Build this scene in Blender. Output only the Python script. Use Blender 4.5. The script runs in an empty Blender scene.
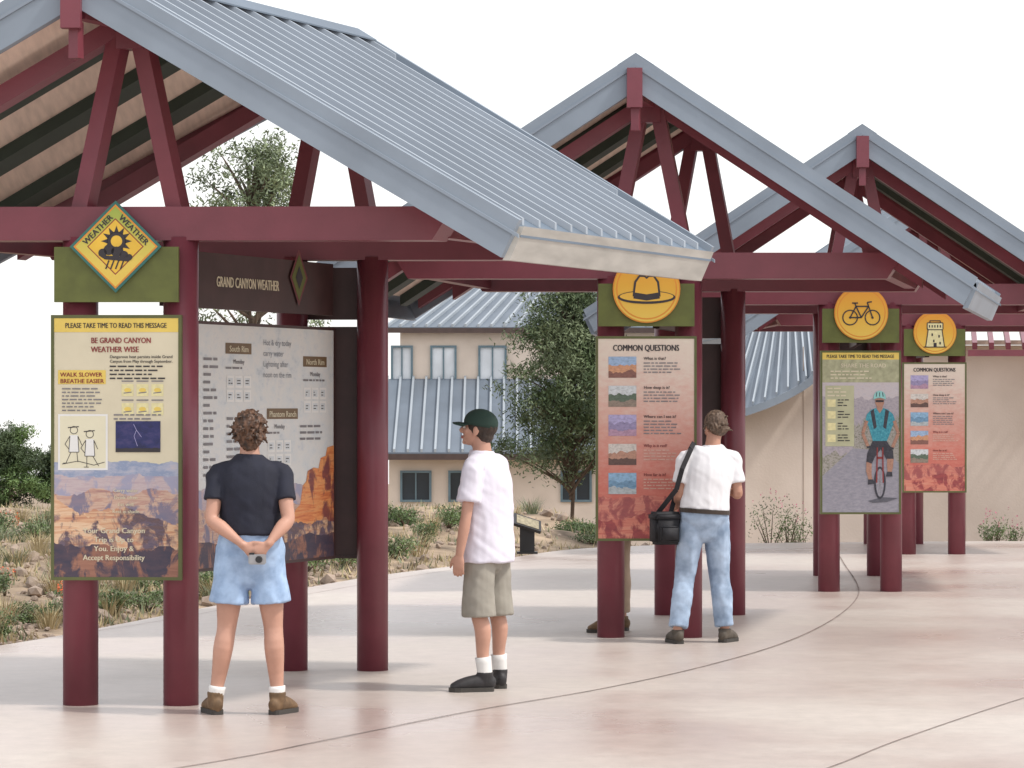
import bpy, bmesh, math, random
from mathutils import Vector, Matrix, noise
random.seed(11)
scene=bpy.context.scene
Z=Vector((0,0,1))
V=Vector
# ---------------------------------------------------------------- materials
MATS={}
def M(name,col,rough=.6,metal=0.0,var=.12,scale=6,bump=0.0,bscale=60,col2=None,detail=4,stretch=(1,1,1),spec=.5):
    if name in MATS: return MATS[name]
    m=bpy.data.materials.new(name); m.use_nodes=True
    nt=m.node_tree; N=nt.nodes; Lk=nt.links
    b=N['Principled BSDF']
    b.inputs['Roughness'].default_value=rough; b.inputs['Metallic'].default_value=metal
    b.inputs['Specular IOR Level'].default_value=spec
    tc=N.new('ShaderNodeTexCoord'); mp=N.new('ShaderNodeMapping'); mp.inputs['Scale'].default_value=stretch
    Lk.new(tc.outputs['Object'],mp.inputs[0])
    nz=N.new('ShaderNodeTexNoise'); nz.inputs['Scale'].default_value=scale; nz.inputs['Detail'].default_value=detail
    Lk.new(mp.outputs[0],nz.inputs['Vector'])
    cr=N.new('ShaderNodeValToRGB')
    c1=[c*(1-var) for c in col]; c2=[min(1,c*(1+var)) for c in (col2 or col)]
    cr.color_ramp.elements[0].position=.32; cr.color_ramp.elements[1].position=.68
    cr.color_ramp.elements[0].color=(*c1,1); cr.color_ramp.elements[1].color=(*c2,1)
    Lk.new(nz.outputs[0],cr.inputs[0]); Lk.new(cr.outputs[0],b.inputs['Base Color'])
    if bump>0:
        n2=N.new('ShaderNodeTexNoise'); n2.inputs['Scale'].default_value=bscale; n2.inputs['Detail'].default_value=5
        Lk.new(mp.outputs[0],n2.inputs['Vector'])
        bp=N.new('ShaderNodeBump'); bp.inputs['Strength'].default_value=bump; bp.inputs['Distance'].default_value=.01
        Lk.new(n2.outputs[0],bp.inputs['Height']); Lk.new(bp.outputs[0],b.inputs['Normal'])
    MATS[name]=m; return m
def ramp(N,cols):
    cr=N.new('ShaderNodeValToRGB'); e=cr.color_ramp.elements
    n=len(cols); e[0].color=(*cols[0],1); e[1].color=(*cols[-1],1)
    for i in range(1,n-1):
        q=e.new(i/(n-1)); q.color=(*cols[i],1)
    return cr
def PIC(name,cols,sc=(6,6,20),scale=1.0,z0=None,z1=None,grad=.6,rough=.5):
    """printed picture: noise + optional vertical gradient through a list of colours"""
    if name in MATS: return MATS[name]
    m=bpy.data.materials.new(name); m.use_nodes=True
    nt=m.node_tree; N=nt.nodes; Lk=nt.links
    b=N['Principled BSDF']; b.inputs['Roughness'].default_value=rough
    tc=N.new('ShaderNodeTexCoord'); mp=N.new('ShaderNodeMapping'); mp.inputs['Scale'].default_value=sc
    Lk.new(tc.outputs['Object'],mp.inputs[0])
    nz=N.new('ShaderNodeTexNoise'); nz.inputs['Scale'].default_value=scale; nz.inputs['Detail'].default_value=8; nz.inputs['Roughness'].default_value=.72
    Lk.new(mp.outputs[0],nz.inputs['Vector'])
    st=N.new('ShaderNodeMapRange'); st.inputs[1].default_value=.3; st.inputs[2].default_value=.7
    Lk.new(nz.outputs[0],st.inputs[0])
    src=st.outputs[0]
    if z0 is not None:
        sp=N.new('ShaderNodeSeparateXYZ'); Lk.new(tc.outputs['Object'],sp.inputs[0])
        mr=N.new('ShaderNodeMapRange'); mr.inputs[1].default_value=z1; mr.inputs[2].default_value=z0
        Lk.new(sp.outputs[2],mr.inputs[0])
        mx=N.new('ShaderNodeMix'); mx.data_type='FLOAT'; mx.inputs[0].default_value=grad
        Lk.new(src,mx.inputs[2]); Lk.new(mr.outputs[0],mx.inputs[3]); src=mx.outputs[0]
    cr=ramp(N,cols)
    Lk.new(src,cr.inputs[0]); Lk.new(cr.outputs[0],b.inputs['Base Color'])
    MATS[name]=m; return m
def CANYON(name,lit,shade,haze,hz,off=0,fs=5.0,dens=.5):
    """printed landscape photograph: thin rock strata, slanted shaded gullies and distance haze"""
    m=bpy.data.materials.new(name); m.use_nodes=True
    nt=m.node_tree; N=nt.nodes; Lk=nt.links; b=N['Principled BSDF']; b.inputs['Roughness'].default_value=.5
    tc=N.new('ShaderNodeTexCoord')
    def nz(sc,scale,det,rot=0,rg=.6):
        mp=N.new('ShaderNodeMapping'); mp.inputs['Scale'].default_value=sc; mp.inputs['Rotation'].default_value=(0,rot,0); mp.inputs['Location'].default_value=(off,off*.7,off*.3)
        Lk.new(tc.outputs['Object'],mp.inputs[0]); n=N.new('ShaderNodeTexNoise'); n.inputs['Scale'].default_value=scale; n.inputs['Detail'].default_value=det; n.inputs['Roughness'].default_value=rg; n.inputs['Distortion'].default_value=.6
        Lk.new(mp.outputs[0],n.inputs[0]); return n.outputs[0]
    def rng(s,a,c): 
        r=N.new('ShaderNodeMapRange'); r.inputs[1].default_value=a; r.inputs[2].default_value=c; Lk.new(s,r.inputs[0]); return r.outputs[0]
    st=ramp(N,lit); Lk.new(rng(nz((2.5,2.5,26),1.5,8,.05,.7),.34,.66),st.inputs[0])
    sh=ramp(N,shade); Lk.new(rng(nz((6,6,16),1.5,7,.1,.7),.34,.66),sh.inputs[0])
    mk_=rng(nz((1.6,1.6,1.0),fs,9,.6,.62),dens-.03,dens+.05)
    mx=N.new('ShaderNodeMix'); mx.data_type='RGBA'; Lk.new(mk_,mx.inputs[0]); Lk.new(st.outputs[0],mx.inputs[6]); Lk.new(sh.outputs[0],mx.inputs[7])
    m2=N.new('ShaderNodeMix'); m2.data_type='RGBA'; m2.inputs[0].default_value=hz; Lk.new(mx.outputs[2],m2.inputs[6]); m2.inputs[7].default_value=(*haze,1)
    Lk.new(m2.outputs[2],b.inputs['Base Color']); return m
maroon=M('maroon_paint',(.185,.042,.060),.38,var=.14,scale=3,bump=.08,bscale=40)
roofm=M('roof_metal',(.115,.150,.195),.48,.0,.16,1.1,spec=.3)
ribm=M('roof_rib_metal',(.34,.385,.44),.45,.1,.08,1.5,spec=.3)
fasc=M('fascia_metal',(.23,.275,.33),.45,.1,.10,2)
eavem_lit=M('eave_metal_lit',(.42,.41,.38),.45,.2,.14,3,stretch=(1,1,4))  # fascia metal coloured lighter, sunlight on the eave put into its colour
deckm=M('ceiling_boards',(.76,.62,.52),.7,var=.10,scale=4,stretch=(8,1,1))
rafg=M('rafter_green',(.028,.045,.032),.6)
olive=M('olive_board',(.105,.120,.026),.55,var=.18,scale=8)
frameg=M('olive_frame',(.10,.11,.035),.5)
brown=M('dark_brown_board',(.055,.026,.026),.5,var=.2)
cream=M('print_cream',(.66,.60,.44),.5,var=.04)
yellow=M('print_yellow',(.74,.55,.12),.5,var=.05)
ink=M('print_ink',(.03,.025,.03),.5)
inkred=M('print_dark_red',(.25,.03,.03),.5)
inkgrey=M('print_grey',(.20,.19,.20),.5)
white=M('print_white',(.78,.78,.76),.5,var=.03)
pale=M('print_pale_yellow',(.72,.66,.36),.5,var=.1,scale=40)
orange=M('print_orange',(.70,.26,.03),.5,var=.06)
black=M('black_plastic',(.015,.015,.017),.45)
skin=M('skin',(.50,.275,.20),.5,var=.07,scale=9,bump=.05,bscale=120)
skin2=M('skin_tanned',(.44,.23,.16),.5,var=.07,scale=9)
lipm=M('lips',(.38,.12,.10),.5); eyew=M('eye_white',(.7,.68,.64),.3); eyed=M('iris',(.04,.025,.015),.2)
socks=M('sock_white',(.75,.74,.72),.8)
# ---------------------------------------------------------------- mesh helpers
def link(o): scene.collection.objects.link(o); return o
def empty(name,loc,label,cat,group=None):
    e=bpy.data.objects.new(name,None); e.location=loc; e.empty_display_size=.2; link(e)
    e['label']=label; e['category']=cat
    if group: e['group']=group
    return e
def mk(name,bm,mat,parent=None,smooth=False,label=None):
    me=bpy.data.meshes.new(name); bm.to_mesh(me); bm.free()
    for x in (mat if isinstance(mat,(list,tuple)) else [mat]): me.materials.append(x)
    if smooth: me.shade_smooth()
    o=bpy.data.objects.new(name,me); link(o)
    if parent: o.parent=parent
    if label: o['label']=label
    return o
def hexa(bm,p,mi=0):
    v=[bm.verts.new(q) for q in p]
    for f in ((0,3,2,1),(4,5,6,7),(0,1,5,4),(1,2,6,5),(2,3,7,6),(3,0,4,7)):
        fc=bm.faces.new([v[i] for i in f]); fc.material_index=mi
def box(bm,c,s,R=None,mi=0):
    hx,hy,hz=s[0]/2,s[1]/2,s[2]/2
    pts=[V((x,y,z)) for z in (-hz,hz) for x,y in ((-hx,-hy),(hx,-hy),(hx,hy),(-hx,hy))]
    if R: pts=[R@q for q in pts]
    hexa(bm,[V(c)+q for q in pts],mi)
def bar(bm,a,b,w,d,ref=Z,mi=0):
    a=V(a);b=V(b);t=(b-a).normalized(); s=t.cross(ref)
    if s.length<1e-4: s=t.cross(V((1,0,0)))
    s.normalize(); n=s.cross(t).normalized()
    q=[]
    for p in (a,b):
        q+= [p-s*w/2-n*d/2,p+s*w/2-n*d/2,p+s*w/2+n*d/2,p-s*w/2+n*d/2]
    hexa(bm,q,mi)
def cr_(p0,p1,p2,p3,t):
    return .5*((2*p1)+(p2-p0)*t+(2*p0-5*p1+4*p2-p3)*t*t+(3*p1-p0-3*p2+p3)*t**3)
def loft(bm,pts,rad,side=(1,0,0),n=14,sub=3,flat0=False,flat1=False,mi=0):
    pts=[V(p) for p in pts]; rad=[V((r,r)) if isinstance(r,(int,float)) else V(r) for r in rad]
    P=[];R=[]
    m=len(pts)
    for i in range(m-1):
        a=max(i-1,0);d=min(i+2,m-1)
        for k in range(sub):
            t=k/sub
            P.append(cr_(pts[a],pts[i],pts[i+1],pts[d],t)); R.append(cr_(rad[a],rad[i],rad[i+1],rad[d],t))
    P.append(pts[-1]);R.append(rad[-1])
    side=V(side); rings=[]
    def ring(p,t,r):
        s=side-t*side.dot(t)
        if s.length<.05: s=V((0,1,0))-t*t.y
        s.normalize(); w=t.cross(s)
        return [bm.verts.new(p+s*math.cos(2*math.pi*k/n)*r[0]+w*math.sin(2*math.pi*k/n)*r[1]) for k in range(n)]
    T=[]
    for i in range(len(P)):
        T.append((P[min(i+1,len(P)-1)]-P[max(i-1,0)]).normalized())
    def cap(end):
        p,t,r=(P[0],-T[0],R[0]) if end==0 else (P[-1],T[-1],R[-1]); tt=T[0] if end==0 else T[-1]
        h=min(r)*.9
        out=[]
        for a in (.5,.85):
            out.append(ring(p+t*h*a,tt,r*math.sqrt(1-a*a)))
        tip=bm.verts.new(p+t*h)
        return out,tip
    if not flat0:
        o,tip0=cap(0); rings+=o[::-1]
    for p,t,r in zip(P,T,R): rings.append(ring(p,t,r))
    if not flat1:
        o,tip1=cap(1); rings+=o
    for A,B in zip(rings[:-1],rings[1:]):
        for k in range(n):
            f=bm.faces.new((A[k],A[(k+1)%n],B[(k+1)%n],B[k])); f.material_index=mi
    if flat0: bm.faces.new(rings[0][::-1])
    else:
        for k in range(n): bm.faces.new((tip0,rings[0][(k+1)%n],rings[0][k])).material_index=mi
    if flat1: bm.faces.new(rings[-1])
    else:
        for k in range(n): bm.faces.new((tip1,rings[-1][k],rings[-1][(k+1)%n])).material_index=mi
def ell(bm,c,r,R=None,seg=16):
    mt=Matrix.Translation(V(c))@((R.to_4x4()) if R else Matrix.Identity(4))@Matrix.Diagonal((*r,1))
    bmesh.ops.create_uvsphere(bm,u_segments=seg,v_segments=seg//2+2,radius=1,matrix=mt)
def cyl(bm,c,r,z0,z1,n=32,r2=None):
    r2=r2 or r
    lo=[bm.verts.new((c[0]+r*math.cos(2*math.pi*k/n),c[1]+r*math.sin(2*math.pi*k/n),z0)) for k in range(n)]
    hi=[bm.verts.new((c[0]+r2*math.cos(2*math.pi*k/n),c[1]+r2*math.sin(2*math.pi*k/n),z1)) for k in range(n)]
    for k in range(n): bm.faces.new((lo[k],lo[(k+1)%n],hi[(k+1)%n],hi[k])).smooth=True
    bm.faces.new(lo[::-1]); bm.faces.new(hi)
def remesh(name,bm,mat,parent,vox=.008,smooth=3,disp=None,zclamp=False):
    me=bpy.data.meshes.new('tmp'); bmesh.ops.recalc_face_normals(bm,faces=bm.faces); bm.to_mesh(me); bm.free()
    o=bpy.data.objects.new('tmp',me); link(o)
    r=o.modifiers.new('r','REMESH'); r.mode='VOXEL'; r.voxel_size=vox
    if smooth:
        s=o.modifiers.new('s','SMOOTH'); s.factor=.5; s.iterations=smooth
    dg=bpy.context.evaluated_depsgraph_get(); m2=bpy.data.meshes.new_from_object(o.evaluated_get(dg))
    bpy.data.objects.remove(o)
    if disp:
        nn=[v.normal.copy() for v in m2.vertices]
        for v,q in zip(m2.vertices,nn): v.co+=q*disp(v.co,q)
    if zclamp:
        for v in m2.vertices:
            if v.co.z<.003: v.co.z=.003
    m2.materials.clear(); m2.materials.append(mat); m2.shade_smooth(); m2.name=name
    ob=bpy.data.objects.new(name,m2); link(ob); ob.parent=parent
    return ob
# ---------------------------------------------------------------- text
TC={}
def tmesh(s):
    if s in TC: return TC[s]
    c=bpy.data.curves.new('t','FONT'); c.body=s; c.size=1; c.resolution_u=2; c.align_x='LEFT'
    o=bpy.data.objects.new('t',c); link(o); dg=bpy.context.evaluated_depsgraph_get()
    me=bpy.data.meshes.new_from_object(o.evaluated_get(dg))
    vs=[v.co.copy() for v in me.vertices]; fs=[tuple(p.vertices) for p in me.polygons]
    bpy.data.objects.remove(o); bpy.data.meshes.remove(me)
    w=max((v.x for v in vs),default=1)
    TC[s]=(vs,fs,w); return TC[s]
class Board:
    def __init__(s,parent,c,u,w,h,zb,pw,ph,off=.0):
        s.p=parent;s.u=V(u).normalized();s.n=s.u.cross(Z);s.w=w;s.h=h;s.zt=zb+h;s.pw=pw;s.ph=ph
        s.o=V((c[0],c[1],0))-s.u*w/2+s.n*off; s.B={}
    def P(s,x,y,l=1): return s.o+s.u*(x/s.pw*s.w)+Z*(s.zt-y/s.ph*s.h)+s.n*(l*.0018)
    def g(s,part,mat):
        k=(part,mat.name)
        if k not in s.B: s.B[k]=(bmesh.new(),mat)
        return s.B[k][0]
    def poly(s,pts,part,mat,l=1):
        bm=s.g(part,mat); bm.faces.new([bm.verts.new(s.P(x,y,l)) for x,y in pts])
    def rect(s,x0,y0,x1,y1,part,mat,l=1): s.poly([(x0,y1),(x1,y1),(x1,y0),(x0,y0)],part,mat,l)
    def disc(s,cx,cy,r,part,mat,l=1,n=32,r2=None): s.poly([(cx+r*math.cos(2*math.pi*k/n),cy-(r2 or r)*math.sin(2*math.pi*k/n)) for k in range(n)],part,mat,l)
    def ring(s,cx,cy,r,t,part,mat,l=1,n=28):
        bm=s.g(part,mat)
        for k in range(n):
            a,b=2*math.pi*k/n,2*math.pi*(k+1)/n
            bm.faces.new([bm.verts.new(s.P(cx+q*math.cos(w),cy-q*math.sin(w),l)) for q,w in ((r-t,a),(r,a),(r,b),(r-t,b))])
    def line(s,x0,y0,x1,y1,t,part,mat,l=1):
        d=math.hypot(x1-x0,y1-y0) or 1; nx,ny=-(y1-y0)/d*t/2,(x1-x0)/d*t/2
        s.poly([(x0-nx,y0-ny),(x1-nx,y1-ny),(x1+nx,y1+ny),(x0+nx,y0+ny)],part,mat,l)
    def ridge(s,x0,x1,yt,yb,amp,part,mat,l,seed,n=30,fx=6,tilt=0):
        pts=[(x0,yb)]
        for i in range(n+1):
            t=i/n; a=noise.noise(V((t*fx+seed*7.3,seed*1.7,0)))+.45*noise.noise(V((t*fx*3+seed,seed*2.1,5)))+.2*noise.noise(V((t*fx*9+seed,seed*2.1,8)))
            a=round(a*5)/5*.6+a*.4
            pts.append((x0+(x1-x0)*t,min(yb-.3,yt-amp*a+tilt*t)))
        pts.append((x1,yb)); s.poly(pts,part,mat,l)
    def text(s,x,y,t,size,mat,l=3,al='L',part='lettering',maxw=None,bold=.0,rot=0,squeeze=1):
        vs,fs,w=tmesh(t); k=size; sx=k*squeeze
        if maxw and w*sx>maxw: sx=maxw/w
        ox={'L':0,'C':-w*sx/2,'R':-w*sx}[al]; bm=s.g(part,mat)
        for dx in ((0,bold) if bold else (0,)):
            ids=[]
            for v in vs:
                X,Y=v.x*sx+ox+dx,v.y*k
                ids.append(bm.verts.new(s.P(x+X*math.cos(rot)-Y*math.sin(rot),y-(X*math.sin(rot)+Y*math.cos(rot)),l+(.3 if dx else 0))))
            for f in fs:
                try: bm.faces.new([ids[i] for i in f])
                except: pass
    def dash(s,x0,y0,x1,n,lh,mat,l=3,center=False,part='text_block'):
        bm=s.g(part,mat)
        for i in range(n):
            y=y0+i*lh; x=x0; e=x1-(random.random()*.25*(x1-x0)); 
            if center: x=x0+(x1-e)/2; e=x+(e-x0)
            while x<e:
                w=random.uniform(.6,2.4)*lh
                if x+w>e: break
                bm.faces.new([bm.verts.new(s.P(a,b,l)) for a,b in ((x,y+lh*.36),(x+w,y+lh*.36),(x+w,y),(x,y))]); x+=w+lh*.4
    def done(s,zero=None):
        for (part,_),(bm,mat) in s.B.items(): mk(part,bm,mat,s.p)
def panel_box(parent,c,u,w,h,zb,t=.05,mat=None,inner=.018,face=None):
    u=V(u).normalized(); n=u.cross(Z); c=V((c[0],c[1],0))
    bm=bmesh.new(); q=inner
    bar(bm,c-u*w/2+Z*(zb-q/2)-n*t/2,c+u*w/2+Z*(zb-q/2)-n*t/2,t+.012,q)
    bar(bm,c-u*w/2+Z*(zb+h+q/2)-n*t/2,c+u*w/2+Z*(zb+h+q/2)-n*t/2,t+.012,q)
    for sg in (-1,1):
        p=c+u*sg*(w/2+q/2)-n*t/2
        hexa(bm,[p+Z*z+u*a*q/2+n*b*(t+.012)/2 for z in (zb-q,zb+h+q) for a,b in ((-1,-1),(1,-1),(1,1),(-1,1))])
    mk('frame',bm,mat or frameg,parent)
    bm=bmesh.new()
    hexa(bm,[c-n*(t/2)+Z*z+u*a*w/2+n*b*(t/2-.001) for z in (zb,zb+h) for a,b in ((-1,-1),(1,-1),(1,1),(-1,1))])
    mk('panel',bm,face or brown,parent)
# ---------------------------------------------------------------- kiosks
def kiosk(base,al,b,s,zr,W,L,of,orr,cut,label,ps=.285,psr=.27,nr=4,em=None):
    al=math.radians(al); b=math.radians(b)
    u=V((math.cos(b),-math.sin(b),0)); v=V((math.sin(al),math.cos(al),0))
    E=empty('information_shelter',(base[0],base[1],0),label,'shelter','row of gabled information shelters')
    P=lambda a,bb,z: u*a+v*bb+Z*z
    top=lambda a: zr-s*abs(a)
    rear=lambda a: L+orr-cut*abs(a)/W
    bm=bmesh.new()
    for sg in (-1,1):
        t=.05
        q=[(0,-of),(sg*W,-of),(sg*W,rear(W)),(0,rear(0))]
        hexa(bm,[P(a,bb,top(a)-t) for a,bb in q]+[P(a,bb,top(a)) for a,bb in q])
        bb=-of+.12
        while bb<rear(0)-.02:
            am=W if rear(W)>bb else W*(rear(0)-bb)/max(cut,.01)
            am=min(am,W)
            if am>.2:
                a0,a1=sg*.05,sg*(am-.035); hw=.013
                pts=[]
                for zt in (.001,.042):
                    pts+=[P(a0,bb-hw,top(a0)+zt),P(a1,bb-hw,top(a1)+zt),P(a1,bb+hw,top(a1)+zt),P(a0,bb+hw,top(a0)+zt)]
                hexa(bm,pts,1)
            bb+=.226
        q=[(0,-of-.03),(sg*.13,-of-.03),(sg*.13,rear(0)),(0,rear(0)+.02)]
        hexa(bm,[P(a,bb_,top(a)+.046) for a,bb_ in q]+[P(a,bb_,top(a)+.056) for a,bb_ in q])
    roof=mk('roof',bm,[roofm,ribm],E)
    for end in (0,1):
        bm=bmesh.new()
        for sg in (-1,1):
            Wf=W+.01
            b0=(lambda a:-of-.045) if end==0 else (lambda a: rear(a)+.001)
            b1=(lambda a:-of-.001) if end==0 else (lambda a: rear(a)+.04)
            lo=.215
            hexa(bm,[P(0,b0(0),zr-lo),P(sg*(Wf-.10),b0(Wf),top(Wf-.10)-lo),P(sg*(Wf-.10),b1(Wf),top(Wf-.10)-lo),P(0,b1(0),zr-lo),
                     P(0,b0(0),zr+.05),P(sg*Wf,b0(Wf),top(Wf)+.05),P(sg*Wf,b1(Wf),top(Wf)+.05),P(0,b1(0),zr+.05)])
            hexa(bm,[P(a,bb2,top(a)-d) for d in (.05,.03) for a,bb2 in ((0,b0(0)-.012),(sg*Wf,b0(Wf)-.012),(sg*Wf,b0(Wf)-.0),(0,b0(0)-.0))] if end==0 else
                 [P(a,bb2,top(a)-d) for d in (.05,.03) for a,bb2 in ((0,b1(0)),(sg*Wf,b1(Wf)),(sg*Wf,b1(Wf)+.012),(0,b1(0)+.012))])
        mk('gable_fascia',bm,fasc,roof)
    for sg in (-1,1):
        bm=bmesh.new()
        hexa(bm,[P(sg*(W-.10),-of,top(W)-.175),P(sg*(W-.06),-of,top(W)-.175),P(sg*(W-.06),rear(W),top(W)-.175),P(sg*(W-.10),rear(W),top(W)-.175),
                 P(sg*(W-.02),-of,top(W)+.010),P(sg*(W+.02),-of,top(W)+.010),P(sg*(W+.02),rear(W),top(W)+.010),P(sg*(W-.02),rear(W),top(W)+.010)])
        mk('eave_fascia',bm,em or eavem_lit,roof)
        bm=bmesh.new(); q=[(0,-of+.003),(sg*(W-.13),-of+.003),(sg*(W-.13),rear(W)-.003),(0,rear(0)-.003)]
        hexa(bm,[P(a,bb,top(a)-.085) for a,bb in q]+[P(a,bb,top(a)-.052) for a,bb in q])
        mk('ceiling',bm,deckm,E)
    pos=[-of+.06+(L+orr+of-.12)*k/nr for k in range(nr+1)]
    for k,bb in enumerate(pos):
        for sg in (-1,1):
            m=maroon if k in (0,nr) else rafg
            wd=.05 if k in (0,nr) else .11; dp=.08
            bbe=min(bb,rear(W)-.06)
            bm=bmesh.new()
            hexa(bm,[P(a,q,top(a)-d) for d in (.087+dp,.087) for a,q in ((0,bb-wd),(sg*(W-.14),bbe-wd),(sg*(W-.14),bbe+wd),(0,bb+wd))])
            mk('rafter',bm,m,E)
    zt=2.815; zb=2.625
    for bb in (0,L):
        pp=ps if bb==0 else psr
        bm=bmesh.new()
        hexa(bm,[P(a,bb+q,z) for z in (zb,zt) for a,q in ((-1.87 if z==zt else -1.75,-.098),(1.87 if z==zt else 1.75,-.098),(1.87 if z==zt else 1.75,.098),(-1.87 if z==zt else -1.75,.098))])
        mk('tie_beam',bm,maroon,E)
        for sg in (-1,1):
            bm=bmesh.new()
            hexa(bm,[P(a,bb+q,top(a)-d) for d in (.29,.17) for a,q in ((sg*.06,-.05),(sg*2.0,-.05),(sg*2.0,.05),(sg*.06,.05))])
            mk('principal_rafter',bm,maroon,E)
            bm=bmesh.new()
            bar(bm,P(sg*pp*.95,bb,zt-.02),P(sg*.06,bb,zr-.30),.10,.10,ref=v)
            mk('strut',bm,maroon,E)
            bm=bmesh.new(); c=P(sg*pp,bb,0); cyl(bm,c,.1,0,zb+.02)
            mk('post',bm,maroon,E)
        bm=bmesh.new(); box(bm,P(0,bb,zr-.28),(.15,.13,.22)); mk('king_block',bm,maroon,E)
    bm=bmesh.new(); box(bm,P(0,-of-.08,zr-.20),(.11,.07,.28)); bar(bm,P(0,-of-.03,zr-.3),P(0,-of-.03,zr-.50),.06,.06,ref=v); mk('king_block',bm,maroon,E)
    for sg in (-1,1):
        bm=bmesh.new(); bar(bm,P(sg*1.72,.10,zt-.09),P(sg*1.72,L-.10,zt-.09),.09,.16); mk('side_beam',bm,maroon,E)
    bm=bmesh.new(); bar(bm,P(0,-of+.003,zr-.2),P(0,rear(0)-.02,zr-.2),.08,.16); mk('ridge_beam',bm,maroon,E)
    return u,v
K=[dict(base=(-2.16,17.0),al=24.3,b=1.2,s=.590,zr=4.10,W=2.43,L=2.45,of=.54,orr=.34,cut=.36,psr=.258),
   dict(base=(1.01,22.0),al=12.2,b=0.,s=.655,zr=4.16,W=2.43,L=2.45,of=.57,orr=.40,cut=.3),
   dict(base=(3.19,27.5),al=4.4,b=-.5,s=.665,zr=4.18,W=2.5,L=2.6,of=.5,orr=.45,cut=.3),
   dict(base=(4.83,34.5),al=-2.5,b=-1.,s=.665,zr=4.18,W=2.5,L=2.6,of=.5,orr=.45,cut=.3)]
labels=['maroon steel shelter with ribbed grey gable roof, weather boards','maroon steel shelter with grey gable roof over questions board','maroon steel shelter with grey gable roof over cycling board','maroon steel shelter with grey gable roof near stucco wall']
UV=[]
for i,(k,l) in enumerate(zip(K,labels)): UV.append(kiosk(label=l,em=None if i==0 else fasc,**k))
# ---------------------------------------------------------------- signs
ZB,PH,PW=.73,1.455,.70
def sign_at(k,label,d=.155,w=PW,name='information_sign'):
    u,v=UV[k]; bx,by=K[k]['base']; c=V((bx,by,0))-v*d
    E=empty(name,(c.x,c.y,0),label,'sign')
    return E,u
cloudp=PIC('print_storm_sky',[(.46,.50,.60),(.24,.30,.44),(.40,.42,.52),(.52,.46,.48)],(7,7,16),1.0)
night=PIC('print_lightning',[(.008,.010,.04),(.02,.025,.12),(.07,.055,.16)],(9,9,16),1.0)
LIT=[(.36,.14,.08),(.58,.30,.16),(.70,.48,.30),(.50,.22,.12),(.62,.38,.24)]; SHD=[(.05,.05,.09),(.14,.10,.14),(.10,.06,.07),(.20,.11,.10)]
far_c=CANYON('print_far_canyon',LIT,[(.16,.17,.28),(.24,.20,.28)],(.42,.42,.54),.62,1.0,7,.50)
mid_c=CANYON('print_mid_canyon',LIT,[(.09,.10,.18),(.20,.14,.18)],(.36,.32,.40),.32,3.0,6,.50)
near_c=CANYON('print_near_canyon',LIT,SHD,(.3,.25,.3),.06,5.0,5,.49)
butte_c=CANYON('print_butte',[(.44,.18,.10),(.66,.38,.22),(.76,.55,.36),(.54,.26,.15)],SHD,(.3,.25,.3),.05,8.0,6,.56)
dark_c=CANYON('print_shadow_canyon',[(.22,.09,.06),(.36,.17,.11)],[(.03,.03,.06),(.08,.05,.07)],(.3,.25,.3),.03,11.0,5,.44)
E,u=sign_at(0,'tall weather advice sign with cream text and canyon picture')
panel_box(E,(0,0),u,PW,PH,ZB)
B=Board(E,(0,0),u,PW,PH,ZB,125,259)
B.rect(0,0,125,259,'poster',cream,1)
B.rect(0,0,125,14,'banner',yellow,2)
B.text(62,9.8,'PLEASE TAKE TIME TO READ THIS MESSAGE',7.2,ink,3,'C',maxw=102,bold=.3)
B.text(37,25,'BE GRAND CANYON',8,inkred,3,'L',maxw=60,bold=.4)
B.text(37,34,'WEATHER WISE',8,inkred,3,'L',maxw=48,bold=.4)
for i,t in enumerate(['Dangerous heat persists inside Grand','Canyon from May through September.']): B.text(56,40+i*4.6,t,4.2,ink,3,'L',maxw=63,bold=.15)
B.dash(56,47.5,118,4,4.0,ink)
B.rect(4,52,52,66,'banner',yellow,2)
B.text(6,58.5,'WALK SLOWER',6,inkred,3,'L',maxw=44,bold=.3); B.text(6,65,'BREATHE EASIER',6,inkred,3,'L',maxw=44,bold=.3)
B.dash(8,70,52,7,3.6,inkgrey)
for i in range(2):
    for j in range(3):
        x=68+j*15;y=66+i*19; B.rect(x,y,x+12,y+12,'picture',pale,2); B.disc(x+6,y+6,3.6,'picture',yellow,2.3,12,2.2); B.line(x+2,y+9,x+10,y+8,1,'picture',inkgrey,2.6); B.line(x,y-3,x+12,y-3,1.2,'text_block',inkgrey,3)
B.rect(4,96,54,152,'picture',white,2); B.rect(6,98,52,150,'picture',M('print_pale_sand',(.74,.70,.52),.5,var=.04),2.4)
for hx,hy,tl in ((20,112,-2),(36,116,3)):
    B.ring(hx,hy,4,.6,'drawing',ink,3.4); B.line(hx-6,hy-2.5,hx+5,hy-3.5,.9,'drawing',ink,3.5)
    B.poly([(hx-5,hy+22),(hx+5,hy+22),(hx+4,hy+5),(hx-4,hy+5)],'drawing',white,3)
    for a in ((hx-4,hy+6,hx-9,hy+14),(hx-9,hy+14,hx-5,hy+19),(hx+4,hy+6,hx+8,hy+15),(hx-3,hy+22,hx-6+tl,hy+33),(hx+3,hy+22,hx+6+tl,hy+32),(hx-5,hy+22,hx+5,hy+22),(hx-4,hy+6,hx-5,hy+22),(hx+4,hy+6,hx+5,hy+22),(hx-9+tl,hy+33,hx-4+tl,hy+33)): B.line(*a,.6,'drawing',ink,3.4)
for q in ((8,146,24,143),(24,143,40,147),(40,147,51,144)): B.line(*q,.6,'drawing',ink,3.4)
B.dash(60,96,112,2,4,inkgrey)
B.ridge(0,125,144,259,6,'picture',cloudp,1.6,1,fx=3,n=80)
B.rect(62,103,107,134,'picture',night,3)
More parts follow.
